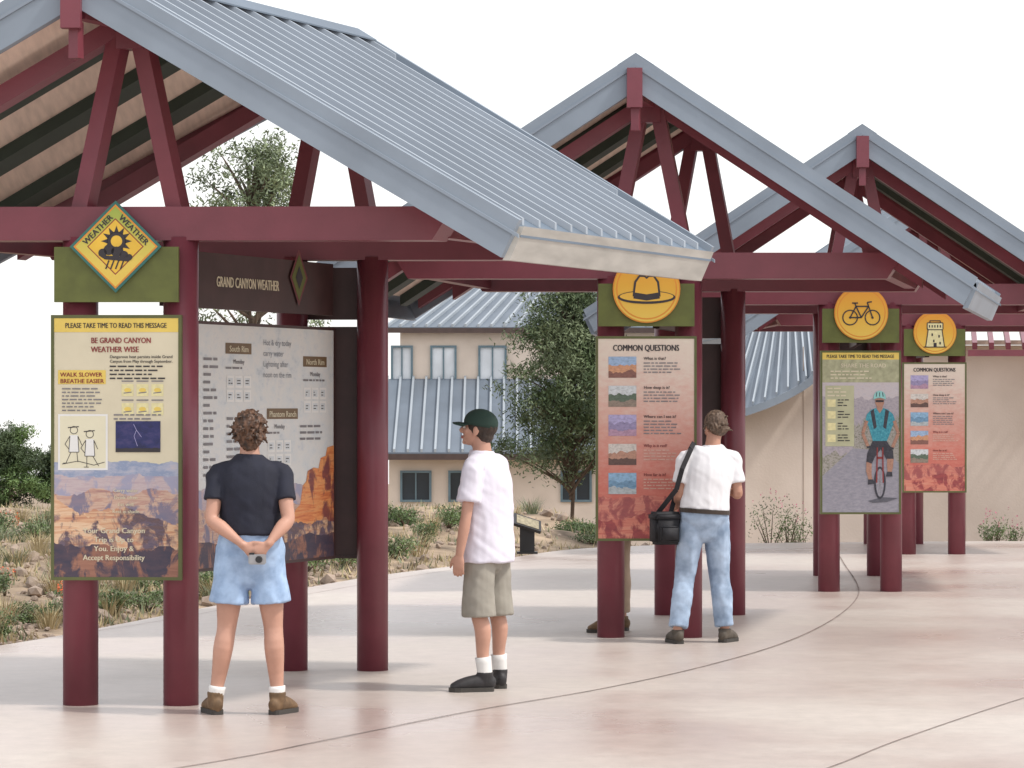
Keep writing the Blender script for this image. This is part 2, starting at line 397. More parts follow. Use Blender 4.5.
for a in ((80,106,83,112),(83,112,80.5,118),(80.5,118,84,128),(83,112,88,119)): B.line(*a,.4,'picture',M('print_violet_glow',(.45,.42,.7),.5),3.6)
B.ridge(62,107,130,134,1.5,'picture',ink,3.7,3)
B.ridge(0,125,158,259,7,'picture',far_c,1.75,12,n=90,fx=3)
B.ridge(0,125,174,259,9,'picture',mid_c,1.85,14,n=90,fx=3)
B.ridge(0,125,193,259,10,'picture',near_c,1.95,17,n=90,fx=2.6,tilt=6)
B.ridge(0,74,180,259,20,'picture',butte_c,2.1,61,n=80,fx=2.0,tilt=44)
B.ridge(0,125,228,259,10,'picture',dark_c,2.3,64,n=80,fx=3)
for i,t in enumerate(['Your Grand Canyon','Trip is Up to','You. Enjoy &','Accept Responsibility']): B.text(60,215+i*9,t,7.6,cream,4,'C',maxw=62,bold=.35)
for i,t in enumerate(['Carry water','Drink often','Eat well','Rest in shade']): B.text(72,174+i*7,t,5,cream,4,'C',bold=.2)
B.done()
teale=M('teal_edge',(.03,.15,.13),.5)
goldg=PIC('print_gold_gradient',[(.72,.26,.02),(.74,.40,.04),(.76,.55,.10)],(2,2,2),1,2.30,2.82,.9)
limeg=PIC('print_lime_gradient',[(.22,.36,.06),(.48,.48,.08),(.74,.55,.10),(.74,.50,.08)],(2,2,2),1,2.32,2.84,.92)
def header(k,kind):
    u,v=UV[k]; bx,by=K[k]['base']; c=V((bx,by,0))-v*.15
    E=empty('emblem_sign',(c.x,c.y,0),{'sun':'yellow diamond weather emblem on olive board','hat':'yellow disc with ranger hat on olive board','bike':'yellow disc with bicycle drawing on olive board','tower':'yellow disc with stone tower on olive board'}[kind],'sign')
    bm=bmesh.new(); hexa(bm,[u*a*.35+u.cross(Z)*(-.02*q)+Z*z for z in (2.275,2.585) for a,q in ((-1,1),(1,1),(1,-1),(-1,-1))]); mk('board',bm,olive,E)
    B=Board(E,(0,0),u,.6,.6,2.245 if kind!='sun' else 2.285,100,100,.045)
    bm=bmesh.new()
    if kind=='sun':
        hexa(bm,[B.P(x,y,l) for l in (0,-10) for x,y in ((50,7),(93,50),(50,93),(7,50))]); mk('emblem_plate',bm,teale,E)
        d=lambda r,m,l:B.poly([(50,50+r),(50+r,50),(50,50-r),(50-r,50)],'emblem',m,l)
        d(39.5,orange,1); d(37.5,limeg,1.5); d(26.5,inkred,2); d(25.2,M('print_gold',(.74,.47,.05),.5),2.4)
        B.text(22.5,49.0,'WEATHER',8.0,ink,3,'L',rot=math.pi/4,bold=.5,maxw=36); B.text(52.5,23.5,'WEATHER',8.0,ink,3,'L',rot=-math.pi/4,bold=.5,maxw=36)
        B.ring(51,45,9,3.6,'emblem',ink,3.2)
        for i in range(12):
            a=i*math.pi/6; ca,sa=math.cos(a),math.sin(a)
            B.poly([(51+8*ca-2.2*sa,45-8*sa-2.2*ca),(51+14.5*ca,45-14.5*sa),(51+8*ca+2.2*sa,45-8*sa+2.2*ca)],'emblem',ink,3.2)
        for x,y,r in ((38,56,4),(44,53,5),(51,55,5),(58,58,4),(63,60,3)): B.disc(x,y,r,'emblem',ink,3.6,16)
        B.poly([(34,58),(66,60),(62,64),(40,62)],'emblem',ink,3.8)
        for i in range(4): B.line(44+i*4.6,63,41+i*4.6,71,1.3,'emblem',ink,3.6)
    else:
        n=40
        lo=[bm.verts.new(B.P(50+41*math.cos(2*math.pi*k/n),50+41*math.sin(2*math.pi*k/n),0)) for k in range(n)]
        hi=[bm.verts.new(B.P(50+41*math.cos(2*math.pi*k/n),50+41*math.sin(2*math.pi*k/n),-10)) for k in range(n)]
        bm.faces.new(lo); bm.faces.new(hi[::-1])
        for k_ in range(n): bm.faces.new((lo[k_],lo[(k_+1)%n],hi[(k_+1)%n],hi[k_]))
        mk('emblem_plate',bm,orange,E)
        B.disc(50,50,39.5,'emblem',goldg,1,40); B.ring(50,50,37,1.6,'emblem',orange,1.6,40)
        if kind=='hat':
            B.disc(50,60,35,'emblem',ink,3,40,8); B.disc(50,59,32.5,'emblem',goldg,3.3,40,6)
            B.poly([(33,59),(35,41),(41,33),(47,33),(50,35),(53,33),(59,33),(65,41),(67,59)],'emblem',ink,3.6); B.poly([(35.5,57),(37.5,42),(42,35.5),(47,35.5),(50,38),(53,35.5),(58,35.5),(62.5,42),(64.5,57)],'emblem',goldg,3.9)
            B.poly([(34,61.5),(50,64),(66,61.5),(65.5,54),(50,56.5),(34.5,54)],'emblem',ink,4.1)
        if kind=='bike':
            for x in (33,67): B.ring(x,57,12,1.8,'emblem',ink,3); B.disc(x,57,1.8,'emblem',ink,3.3,12)
            for a in ((33,57,42,40),(42,40,61,40),(61,40,50,57),(50,57,42,40),(33,57,50,57),(67,57,59,34),(59,34,66,33),(42,40,40,35),(36,35,45,35)): B.line(*a,2,'emblem',ink,3.4)
        if kind=='tower':
            B.poly([(32,78),(37,44),(63,44),(68,78)],'emblem',pale,3); B.rect(35,32,65,45,'emblem',pale,3.2)
            for a in ((32,78,37,44),(37,44,35,44),(35,44,35,32),(35,32,65,32),(65,32,65,44),(63,44,68,78),(35,45,65,45),(28,78,72,78),(40,32,40,28),(40,28,60,28),(60,28,60,32)): B.line(*a,1.8,'emblem',ink,3.6)
            for x,y in ((43,52),(56,55),(46,64),(58,68)): B.rect(x,y,x+3,y+5,'emblem',ink,3.6)
            for i in range(5): B.rect(38+i*5.2,36,40.4+i*5.2,41,'emblem',ink,3.6)
            B.rect(47,70,53,78,'emblem',ink,3.7)
    B.done()
for k,kd in enumerate(['sun','hat','bike','tower']): header(k,kd)
redrock=PIC('print_red_rock',[(.72,.66,.55),(.68,.56,.48),(.62,.34,.28),(.56,.17,.13),(.44,.08,.07)],(9,9,20),1.3,.85,2.25,.80)
TH=[((.30,.42,.60),(.55,.28,.16),(.22,.10,.08)),((.55,.58,.60),(.10,.14,.10),(.25,.20,.16)),((.40,.36,.58),(.28,.24,.40),(.42,.26,.36)),((.60,.56,.52),(.45,.25,.18),(.12,.07,.06)),((.25,.42,.60),(.15,.28,.42),(.40,.44,.46))]
THM=[[PIC('thumb_%d_%d'%(i,j),[tuple(x*.6 for x in c),c,tuple(min(1,x*1.25) for x in c)],(26,26,44),1.4) for j,c in enumerate(t)] for i,t in enumerate(TH)]
for k,lb in ((1,'tall common questions sign fading cream to red rock'),(3,'common questions sign with small photos on red print')):
    E,u=sign_at(k,lb); panel_box(E,(0,0),u,PW,PH,ZB)
    B=Board(E,(0,0),u,PW,PH,ZB,93,189)
    B.rect(0,0,93,189,'poster',redrock,1)
    B.text(46,11.5,'COMMON QUESTIONS',8.2,ink,3,'C',maxw=64,bold=.5)
    for i in range(5):
        y=17+i*27.5; t=THM[(i+k-1)%5]; x0,x1=10,37
        B.rect(x0,y,x1,y+20,'picture',t[0],2)
        B.ridge(x0,x1,y+8,y+20,3.5,'picture',t[1],2.1,i+3,n=24,fx=3); B.ridge(x0,x1,y+14,y+20,3.2,'picture',t[2],2.2,i+9,n=24,fx=3)
        m_=ink if i<3 else M('print_deep_red',(.16,.02,.02),.5)
        B.text(44,y+3,['What is that?','How deep is it?','Where can I see it?','Why is it red?','How far is it?'][i],4.0,m_,3,'L',maxw=34,bold=.2)
        B.dash(44,y+5.5,84,4 if i!=2 else 5,2.9,inkgrey if i<3 else M('print_rose',(.60,.38,.31),.5))
    for i in range(2):
        B.ridge(0,93,150+i*18,189,8,'picture',CANYON('print_red_cliff%d_%d'%(k,i),[(.46,.10,.08),(.58,.20,.14),(.62,.28,.20)],[(.20,.03,.04),(.34,.06,.06)],(.5,.2,.18),.25-.2*i,20+i+k,6,.5),1.5+i*.07,20+i,n=60,fx=3)
    B.done()
E,u=sign_at(2,'tall sign with photograph of helmeted cyclist on road'); panel_box(E,(0,0),u,PW,PH,ZB)
B=Board(E,(0,0),u,PW,PH,ZB,75,150)
road=PIC('print_road',[(.22,.22,.26),(.29,.28,.33),(.36,.35,.40)],(12,12,30),1.6)
bush=PIC('print_bushes',[(.07,.09,.05),(.24,.23,.19),(.40,.37,.35),(.14,.14,.10)],(26,26,34),1.8)
hill=PIC('print_hill',[(.42,.40,.46),(.55,.50,.52),(.46,.40,.42)],(12,12,34),1.4)
B.rect(0,0,75,150,'poster',hill,1)
B.ridge(0,75,44,150,7,'picture',PIC('print_far_bush',[(.24,.24,.28),(.38,.34,.38),(.46,.42,.44)],(22,22,30),1.7),1.15,5,n=60,fx=4)
B.ridge(30,75,66,112,10,'picture',bush,1.3,6,n=60,fx=5)
B.poly([(0,150),(75,150),(75,104),(62,92),(30,90),(0,116)],'picture',road,1.5)
B.ridge(0,34,96,118,6,'picture',bush,1.45,8,n=40,fx=4)
B.rect(0,0,75,6.5,'banner',yellow,2); B.text(37,5,'PLEASE TAKE TIME TO READ THIS MESSAGE',4.4,ink,3,'C',maxw=66,bold=.2)
B.rect(0,6.5,75,28,'banner',M('print_lime',(.38,.38,.24),.5,var=.2,scale=20),1.7)
B.text(18,14,'SHARE THE ROAD',5.4,cream,3,'L',maxw=46,bold=.2); B.dash(8,17,50,3,3.2,cream)
B.rect(3,31,31,88,'text_panel',M('print_sage',(.46,.46,.30),.5,var=.1),2); B.dash(5,33,29,3,3.4,cream)
for i in range(4): B.rect(5,44+i*11,13,51+i*11,'picture',pale,2.6); B.dash(15,44+i*11,29,3,2.6,ink)
teal=PIC('print_cyan_shirt',[(.02,.14,.20),(.04,.28,.37),(.12,.42,.48)],(30,30,30),1.8); pskin=PIC('print_skin',[(.28,.14,.10),(.50,.28,.20)],(30,30,30),1.8); dkc=PIC('print_dark_cloth',[(.012,.012,.02),(.06,.06,.08)],(30,30,30),1.8)
CX,CY=56,90
def tr(x,y): return (CX+(x-CX)*1.14,CY+(y-CY)*(1.0 if y<CY else .90)-1)
def sil(pts,m,l): B.poly([tr(*p) for p in pts],'picture',m,l)
def ln(x0,y0,x1,y1,t,m,l): a=tr(x0,y0);b_=tr(x1,y1); B.line(a[0],a[1],b_[0],b_[1],t,'picture',m,l)
sil([(46,146),(58,142),(72,143),(62,147),(50,148)],PIC('print_road_shade',[(.08,.08,.10),(.13,.13,.16)],(30,30,30)),3)
n=26; wp=[(56.2+5*math.cos(2*math.pi*i/n),127+17*math.sin(2*math.pi*i/n)) for i in range(n)]; wi=[(56.2+3.3*math.cos(2*math.pi*i/n),127+14.6*math.sin(2*math.pi*i/n)) for i in range(n)]
sil(wp,dkc,4.1); sil(wi,road,4.25)
for i in range(0,n,3): ln(56.2,127,wi[i][0],wi[i][1],.35,inkgrey,4.4)
ln(45,90,52,88.5,1.7,dkc,4.5); ln(68,91.5,60,88.5,1.7,dkc,4.5); ln(52,88.5,60,88.5,2.2,dkc,4.5)
ln(54,90,53.4,127,1.3,inkred,4.6); ln(58.6,90,59,127,1.3,inkred,4.6); ln(53.4,101,59,101,2,inkred,4.6)
sil([(43.5,66),(45,59),(49,54.5),(53,53),(59,53),(63,54.5),(67.5,59),(69.5,66),(67,70),(64.5,78),(61,87),(51,87),(48.5,78),(46.5,70)],teal,3.2)
sil([(48,56),(51,54),(53.5,71),(51,73)],dkc,3.6); sil([(61,54),(64,56),(61.5,73),(59,71)],dkc,3.6); sil([(53,53),(59,53),(56,58)],pskin,3.5)
for a in ((45,65,41.5,77),(41.5,77,46,89),(68.5,65,72,77),(72,77,67,90)): ln(*a,3.1,pskin,3.8)
sil([(50,84),(62,84),(67.5,94),(68,103),(62,103),(57,92),(52,100),(49,108),(44.5,106),(45.5,96)],dkc,3.4)
sil([(44.6,105),(49.2,107),(49,118),(50,125),(46.8,125),(44.4,115)],pskin,3.5); sil([(62.4,102),(68,102),(67.4,111),(66,117),(63,117),(62.3,110)],pskin,3.5)
sil([(46,123.5),(50.6,123.5),(52,128),(46,129)],dkc,3.9); sil([(62.4,115.5),(66.6,115.5),(67,120.5),(61.4,120.5)],dkc,3.9)
sil([(52.4,44),(59.6,44),(59.8,48.5),(57.8,53.6),(54.2,53.6),(52.2,48.5)],pskin,3.7); sil([(52.6,47.6),(59.4,47.6),(59.4,45.6),(52.6,45.6)],ink,3.9)
sil([(50.6,44.8),(51.1,40.5),(53.4,37.6),(56,36.8),(58.6,37.6),(60.9,40.5),(61.4,44.8),(56,43.2)],M('print_helmet',(.26,.55,.53),.5),4.0)
for q in (53.6,56,58.4): ln(q,38.4,q+(q-56)*.25,42.4,.8,dkc,4.2)
B.done()
# --- side boards along the ridge direction
mapm=PIC('print_weather_map',[(.48,.53,.58),(.64,.67,.68),(.70,.70,.68),(.56,.60,.64)],(5,5,7),1.2)
for k in range(4):
    u,v=UV[k]; bx,by=K[k]['base']; L=K[k]['L']; c=V((bx,by,0))+v*(L/2+(.15 if k==0 else .02))+v.cross(Z)*.03
    w=2.06 if k==0 else 1.98
    E=empty('map_sign' if k==0 else 'information_sign',(c.x,c.y,0),['wide weather forecast board with brown title header','wide information board between shelter posts','wide information board between shelter posts','wide information board between shelter posts'][k],'sign')
    panel_box(E,(0,0),v,w,1.44,.735,t=.05,mat=brown)
    nn=v.cross(Z)
    bm=bmesh.new(); hexa(bm,[v*a*w/2+nn*q+Z*z for z in (2.27,2.60) for a,q in ((-1,-.05),(1,-.05),(1,0),(-1,0))]); mk('header_board',bm,brown,E)
    B=Board(E,(0,0),v,w,1.44,.735,300,220)
    if k==0:
        B.rect(0,0,300,220,'poster',mapm,1)
        H_=Board(E,(0,0),v,w,.33,2.27,300,50)
        H_.text(138,30,'GRAND CANYON WEATHER',13.5,cream,2,'C',maxw=112,bold=.7)
        for r,m,l in ((27,M('dull_red',(.16,.035,.04),.5),6),(22,olive,7),(11,ink,8)): H_.poly([(230,16+r),(230+r*.62,16),(230,16-r),(230-r*.62,16)],'emblem',m,l)
        H_.done()
        tan=M('print_brown_tab',(.16,.10,.05),.5)
        for x,y,t in ((98,16,'South Rim'),(240,26,'North Rim'),(172,76,'Phantom Ranch')):
            B.rect(x,y,x+(58 if y>50 else 46),y+10,'banner',tan,2); B.text(x+(29 if y>50 else 23),y+8,t,8,cream,3,'C',maxw=50 if y>50 else 40,bold=.3)
            B.text(x+23,y+19,'Monday',6,inkgrey,3,'C',bold=.2); B.dash(x,y+22,x+46,1,5,inkgrey)
            for a in range(2):
                for b_ in range(3):
                    x0=x+2+b_*15;y0=y+30+a*13; B.rect(x0,y0,x0+13,y0+11,'chart',white,2); B.rect(x0+2,y0+2,x0+11,y0+9,'chart',M('print_pale_blue',(.62,.66,.68),.5),2.4); B.dash(x0+3,y0+4,x0+11,2,2.6,ink,2.9)
        hw=M('print_handwriting',(.24,.26,.30),.5)
        for i,t in enumerate(['Hot & dry today','carry water','Lightning after','noon on the rim']): B.text(165,17+i*10,t,8,hw,3,'L',maxw=52)
        B.dash(60,30,88,16,7,inkgrey); B.dash(234,92,286,3,6,inkgrey); B.dash(100,84,150,8,7,inkgrey)
        B.ridge(0,300,150,220,8,'picture',far_c,1.8,31,n=90,fx=5); B.ridge(0,300,166,220,9,'picture',mid_c,1.9,33,n=90,fx=5)
        cl=CANYON('print_glowing_cliff',[(.52,.12,.05),(.70,.24,.08),(.76,.36,.14),(.46,.10,.05)],[(.14,.04,.06),(.26,.07,.05)],(.5,.2,.1),.05,31,4,.53)
        B.poly([(216,186),(226,172),(234,168),(239,150),(246,146),(249,136),(260,133),(270,134),(274,124),(284,122),(287,114),(300,112),(300,186),(262,192),(235,190)],'picture',cl,2.3)
        B.ridge(150,300,186,220,8,'picture',near_c,2.5,41,n=60,fx=4)
        B.ridge(0,300,198,220,6,'picture',dark_c,2.7,44,n=60,fx=5)
    else:
        B.rect(0,0,300,220,'poster',M('print_brown',(.12,.07,.06),.5),1); B.dash(20,14,280,12,9,cream); B.rect(30,130,270,205,'picture',redrock,2)
    B.done()
    c=V((bx,by,0))+v*(L+.155)-u*(.10 if k==0 else 0)
    E=empty('information_sign',(c.x,c.y,0),'dark back of a tall information sign','sign')
    panel_box(E,(0,0),-u,PW-.06,PH,ZB,mat=brown)
    bm=bmesh.new(); hexa(bm,[u*a*.32+u.cross(Z)*q+Z*z for z in (2.25,2.585) for a,q in ((-1,-.02),(1,-.02),(1,.02),(-1,.02))]); mk('header_board',bm,brown,E)
# ---------------------------------------------------------------- people
def basis(f,up=Z):
    f=V(f).normalized(); r=f.cross(V(up)).normalized(); uu=r.cross(f).normalized()
    return Matrix((r,f,uu)).transposed()
def head(bm,c,fwd,s=1.0):
    R=basis(fwd); T=lambda x,y,z:V(c)+R@(V((x,y,z))*s)
    def e(x,y,z,a,b,d): ell(bm,T(x,y,z),(a*s,b*s,d*s),R)
    e(0,-.015,.028,.074,.094,.086); e(0,.022,-.025,.060,.064,.082); e(0,.045,-.078,.036,.038,.030); e(0,.070,-.093,.020,.016,.015)
    e(-.036,.050,-.022,.024,.028,.026); e(.036,.050,-.022,.024,.028,.026); e(0,.072,.018,.048,.016,.011); e(0,.072,-.066,.024,.022,.014)
    loft(bm,[T(0,.078,.010),T(0,.094,-.008),T(0,.106,-.026),T(0,.094,-.036)],[(.009*s,.009*s),(.011*s,.011*s),(.016*s,.012*s),(.014*s,.008*s)],side=R@V((1,0,0)),n=8)
    for sg in (-1,1):
        e(sg*.076,-.008,-.012,.009,.021,.031); e(sg*.074,-.002,-.038,.008,.012,.012)
    return R,T
def face(E,R,T,s=1.0):
    for sg in (-1,1):
        bm=bmesh.new(); ell(bm,T(sg*.031,.078,-.001),(.0135,.010,.0095),R,10); mk('eye',bm,eyew,E,True)
        bm=bmesh.new(); ell(bm,T(sg*.031,.087,-.001),(.0055,.003,.0055),R,8); mk('iris',bm,eyed,E,True)
        bm=bmesh.new(); loft(bm,[T(sg*.012,.088,.015),T(sg*.032,.087,.021),T(sg*.050,.074,.016)],[.0035,.0045,.003],side=R@V((1,0,0)),n=6); mk('eyebrow',bm,M('brow',(.08,.045,.03),.8),E,True)
    bm=bmesh.new()
    loft(bm,[T(-.024,.081,-.062),T(0,.093,-.060),T(.024,.081,-.062)],[.0035,.0055,.0035],side=R@V((0,1,0)),n=6)
    loft(bm,[T(-.020,.081,-.068),T(0,.092,-.069),T(.020,.081,-.068)],[.0035,.006,.0035],side=R@V((0,1,0)),n=6); mk('mouth',bm,lipm,E,True)
def add_hand(bm,w,d,side,n,curl=.45,s=1.0):
    w=V(w);d=V(d).normalized(); side=V(side);side=(side-d*side.dot(d)).normalized(); n=V(n); n=(n-d*n.dot(d)-side*n.dot(side)).normalized()
    loft(bm,[w-d*.02,w+d*.02*s,w+d*.055*s,w+d*.088*s],[(.025*s,.019*s),(.031*s,.016*s),(.040*s,.0155*s),(.038*s,.012*s)],side=side,n=12)
    for k,(o,l) in enumerate(((.029,.072),(.0095,.080),(-.0105,.074),(-.029,.058))):
        p=w+d*.083*s+side*o*s; ang=curl*.5; pts=[p-d*.015]; 
        spread=side*o*.9
        for j,fr in enumerate((.45,.31,.24)):
            dd=(d*math.cos(ang)+n*math.sin(ang)+spread).normalized(); pts.append(pts[-1]+dd*(l*fr*s+(.015 if j==0 else 0))); ang+=curl*(.9+.12*k)
        loft(bm,pts,[.0098*s,.0092*s,.0083*s,.0068*s],side=side,n=8,sub=2)
    p=w+d*.025*s+side*.022*s
    t1=(side*.75+d*.6+n*.25).normalized(); t2=(side*.25+d*.9+n*.35).normalized()
    loft(bm,[p,p+t1*.035*s,p+t1*.035*s+t2*.032*s,p+t1*.035*s+t2*.056*s],[.015*s,.0125*s,.0105*s,.008*s],side=n,n=8,sub=2)
def wr(amp,sx=10,sz=4,seed=0):
    def f(p,n):
        q=V((p.x*sx+seed,p.y*sx,p.z*sz)); a=noise.noise(q); b=noise.noise(q*2.3+V((3,1,7)))
        r=(1-abs(a)*2.2)*.8+.4*b-.2+.6*noise.noise(V((p.x*7+5,p.y*7,p.z*22+p.x*16+seed)))
        return amp*max(-.2,r)
    return f
def L3(a,b,t): return V(a).lerp(V(b),t)
def person(base,label,S):
    E=empty('person',(base[0],base[1],0),label,'person')
    k=S.get('k',1.0)
    sd=V(S['side']).normalized()
    fw=V(S['fwd']).normalized()
    pel,chs,nk,hd=[V(S[q]) for q in ('pelvis','chest','neck','head')]
    bm=bmesh.new()
    w=S.get('w',1.0)
    wst=L3(pel,chs,.45)
    loft(bm,[pel-Z*.10,pel,wst,chs,chs+(nk-chs)*.55,nk-Z*.045,nk,L3(nk,hd,.55)],
         [(.11*w,.09),(.158*w,.110),(.122*w,.092),(.142*w,.104),(.142*w,.086),(.078*w,.066),(.056,.056),(.053,.057)],side=sd,n=20)
    R,T=head(bm,hd,S['look'],.98)
    for a in S['legs']:
        h,kn,an,toe=[V(q) for q in a]
        loft(bm,[h+Z*.02,L3(h,kn,.3),L3(h,kn,.7),kn,L3(kn,an,.28)-fw*.018,L3(kn,an,.65),an+Z*.02,an-Z*.03],[(.078*k,.084*k),(.082*k,.086*k),(.066*k,.066*k),(.053*k,.055*k),(.055*k,.057*k),(.043*k,.043*k),(.034,.036),(.036,.038)],side=sd,n=16)
    for a in S['arms']:
        s_,e_,w_,d_,th_,n_,cu=a; s_,e_,w_=V(s_),V(e_),V(w_)
        inn=L3(nk,s_,.5)-Z*.07
        loft(bm,[inn,s_-Z*.006,L3(s_,e_,.35),L3(s_,e_,.75),e_,L3(e_,w_,.3),L3(e_,w_,.75),w_],[.040,.041*k,.044*k,.040*k,.037*k,.039*k,(.029,.026),(.026,.020)],side=fw,n=14)
        add_hand(bm,w_,d_,th_,n_,cu,S.get('hs',.95))
    body=remesh('body',bm,S.get('skin',skin),E,.0066,2)
    face(E,R,T)
    t=S['shirt']; bm=bmesh.new(); g=t.get('g',.022)
    hem=t['hem']; off=V(t.get('off',(0,0,0)))
    lw=t.get('low',(.165,.125))
    loft(bm,[V((pel.x,pel.y,hem))+off,V((wst.x,wst.y,(hem+chs.z)/2))+off*.8,chs+off*.4,chs+(nk-chs)*.55,nk-Z*.045,nk-Z*.004],
         [(lw[0],lw[1]),(t.get('mid',(.15,.122))),(.153*w+g,.114+g),(.160*w+g*.4,.098+g*.6),(.112*w,.084),(.071,.070)],side=sd,n=24,flat0=True,flat1=True)
    sr=t.get('sr',.060)
    for a in S['arms']:
        s_,e_=V(a[0]),V(a[1]); f=t.get('sl',.66); inn=L3(nk,s_,.4)-Z*.058
        loft(bm,[inn,s_-Z*.006,L3(s_,e_,f*.5),L3(s_,e_,f)],[.060,sr*.96,sr*.98,sr*1.05],side=fw,n=16,flat1=True)
    remesh('shirt',bm,t['mat'],E,.0080,4,wr(t.get('amp',.006),seed=base[0]*7))
    t=S['pants']; bm=bmesh.new(); f=t['f']; r0,r1=t['r']
    top=t.get('top',pel.z+.10)
    loft(bm,[V((pel.x,pel.y,pel.z-.13)),pel-Z*.03,V((pel.x,pel.y,top))],[(.125*w,.10),(t.get('hip',.178)*w,.132),(.146*w+.004,.116)],side=sd,n=22,flat1=True)
    for a in S['legs']:
        h,kn,an=V(a[0]),V(a[1]),V(a[2])
        if f<=1.2:
            en=L3(h,kn,f) if f<=1 else L3(kn,an,f-1)
            pts=[h+Z*.05,L3(h,kn,f*.5),L3(h,kn,f*.8),en]; rr=[(r0*.98,r0*1.05),(r0,r0*1.06),((r0*.3+r1*.7),(r0*.3+r1*.7)*1.06),(r1,r1*1.08)]
        else:
            en=L3(kn,an,f-1); pts=[h+Z*.05,L3(h,kn,.4),kn,L3(kn,en,.35)-fw*.008,L3(kn,en,.7),en]; rr=[(r0,r0*1.05),(r0,r0*1.05),(r1*1.08,r1*1.1),(r1*1.08,r1*1.1),(r1*1.0,r1*1.05),(r1*1.0,r1*1.1)]
        loft(bm,pts,rr,side=sd,n=18,flat1=True)
    remesh(t['name'],bm,t['mat'],E,.0080,3,wr(t.get('amp',.006),seed=4+base[0]))
    for a in S['legs']:
        an,toe=V(a[2]),V(a[3]); d=(toe-V((an.x,an.y,0))); d.z=0; ln_=d.length; d.normalize(); sx=V((-d.y,d.x,0)); hl=V((an.x,an.y,0))-d*.055
        bm=bmesh.new()
        loft(bm,[hl+Z*.048+d*.02,V((an.x,an.y,.055)),V((an.x,an.y,.05))+d*ln_*.45,V((toe.x,toe.y,.04))-d*.05,V((toe.x,toe.y,.032))-d*.015],[(.034,.046),(.039,.052),(.043,.044),(.047,.034),(.038,.024)],side=sx,n=14)
        loft(bm,[V((an.x,an.y,.05)),V((an.x,an.y,S.get('boot',.12)))],[(.042,.046),(.047,.050)],side=sx,n=14,flat1=True)
        sh=remesh('shoe',bm,S['shoe'],E,.006,2,zclamp=True)
        bm=bmesh.new(); pts=[]
        for q,wd in ((-.052,.020),(-.04,.034),(0,.040),(ln_*.4,.042),(ln_-.05,.050),(ln_-.015,.042),(ln_+.012,.018)): pts.append((V((an.x,an.y,0))+d*q,wd))
        ring=[p+sx*w_ for p,w_ in pts]+[p-sx*w_ for p,w_ in pts[::-1]]
        lo=[bm.verts.new(p+Z*.001) for p in ring]; hi=[bm.verts.new(p+Z*.026) for p in ring]; bm.faces.new(lo[::-1]); bm.faces.new(hi)
        for i in range(len(ring)): bm.faces.new((lo[i],lo[(i+1)%len(ring)],hi[(i+1)%len(ring)],hi[i]))
        mk('sole',bm,M('rubber_sole',(.05,.045,.04),.8),sh)
        if S.get('sock'):
            bm=bmesh.new(); kn=V(a[1]); up=L3(an,kn,S['sock']); loft(bm,[an,up],[(.042,.044),(.047,.050)],side=sd,n=14,flat1=True); mk('sock',bm,socks,E,True)
    return E,R,T
def hairball(E,T,R,mat,parts,amp=.006,sc=60,tufts=0,ext=(.082,.100,.095)):
    bm=bmesh.new()
    for (x,y,z,a,b,c) in parts: ell(bm,T(x,y,z),(a,b,c),R)
    rr=random.Random(5)
    for i in range(tufts):
        th=rr.uniform(0,2*math.pi); ph=rr.uniform(-.55,1.5)
        d=V((math.cos(th)*math.cos(ph),math.sin(th)*math.cos(ph),math.sin(ph)))
        if d.y>.35 and d.z<.55: continue
        p=V((d.x*ext[0],d.y*ext[1]-.018,d.z*ext[2]+.012))
        t=V((rr.uniform(-1,1),rr.uniform(-1,1),rr.uniform(-1.3,.3)))*.014
        q0=T(*(p)); q1=T(*(p*1.08+t)); q2=T(*(p*1.10+t*2.0))
        loft(bm,[q0,q1,q2],[.010,.008,.0035],n=7,sub=2)
    def f(p,n): return amp*noise.noise(V((p.x*sc,p.y*sc,p.z*sc*.35)))+amp*.5*noise.noise(p*sc*2)
    return remesh('hair',bm,mat,E,.0042,1,f)
navy=M('navy_cotton',(.014,.016,.030),.85,var=.15,scale=12,bump=.15,bscale=200)
denim=M('light_denim',(.28,.40,.60),.85,var=.12,scale=14,bump=.2,bscale=300,col2=(.36,.49,.68))
denim2=M('faded_jeans',(.25,.34,.48),.85,var=.18,scale=9,bump=.2,bscale=300,col2=(.38,.48,.62))
whitec=M('white_cotton',(.74,.74,.77),.85,var=.03,bump=.1,bscale=200)
lav=M('pale_lavender_cotton',(.70,.68,.77),.85,var=.04,bump=.1,bscale=200)
khaki=M('khaki_cotton',(.30,.28,.24),.85,var=.10,scale=10,bump=.15,bscale=200)
boot=M('tan_leather',(.15,.09,.045),.7,var=.3,scale=25); dboot=M('dark_leather',(.022,.020,.022),.6,var=.3,scale=25); gboot=M('grey_brown_leather',(.08,.065,.05),.7,var=.3,scale=25)
hairw=M('brown_hair',(.030,.016,.010),.5,var=.6,scale=45,stretch=(1,1,.4),col2=(.09,.045,.025)); hairm=M('brown_short_hair',(.075,.045,.03),.6,var=.4,scale=70,stretch=(1,1,.3),col2=(.12,.08,.055)); hairb=M('dark_hair',(.03,.018,.012),.6,var=.3,scale=50)
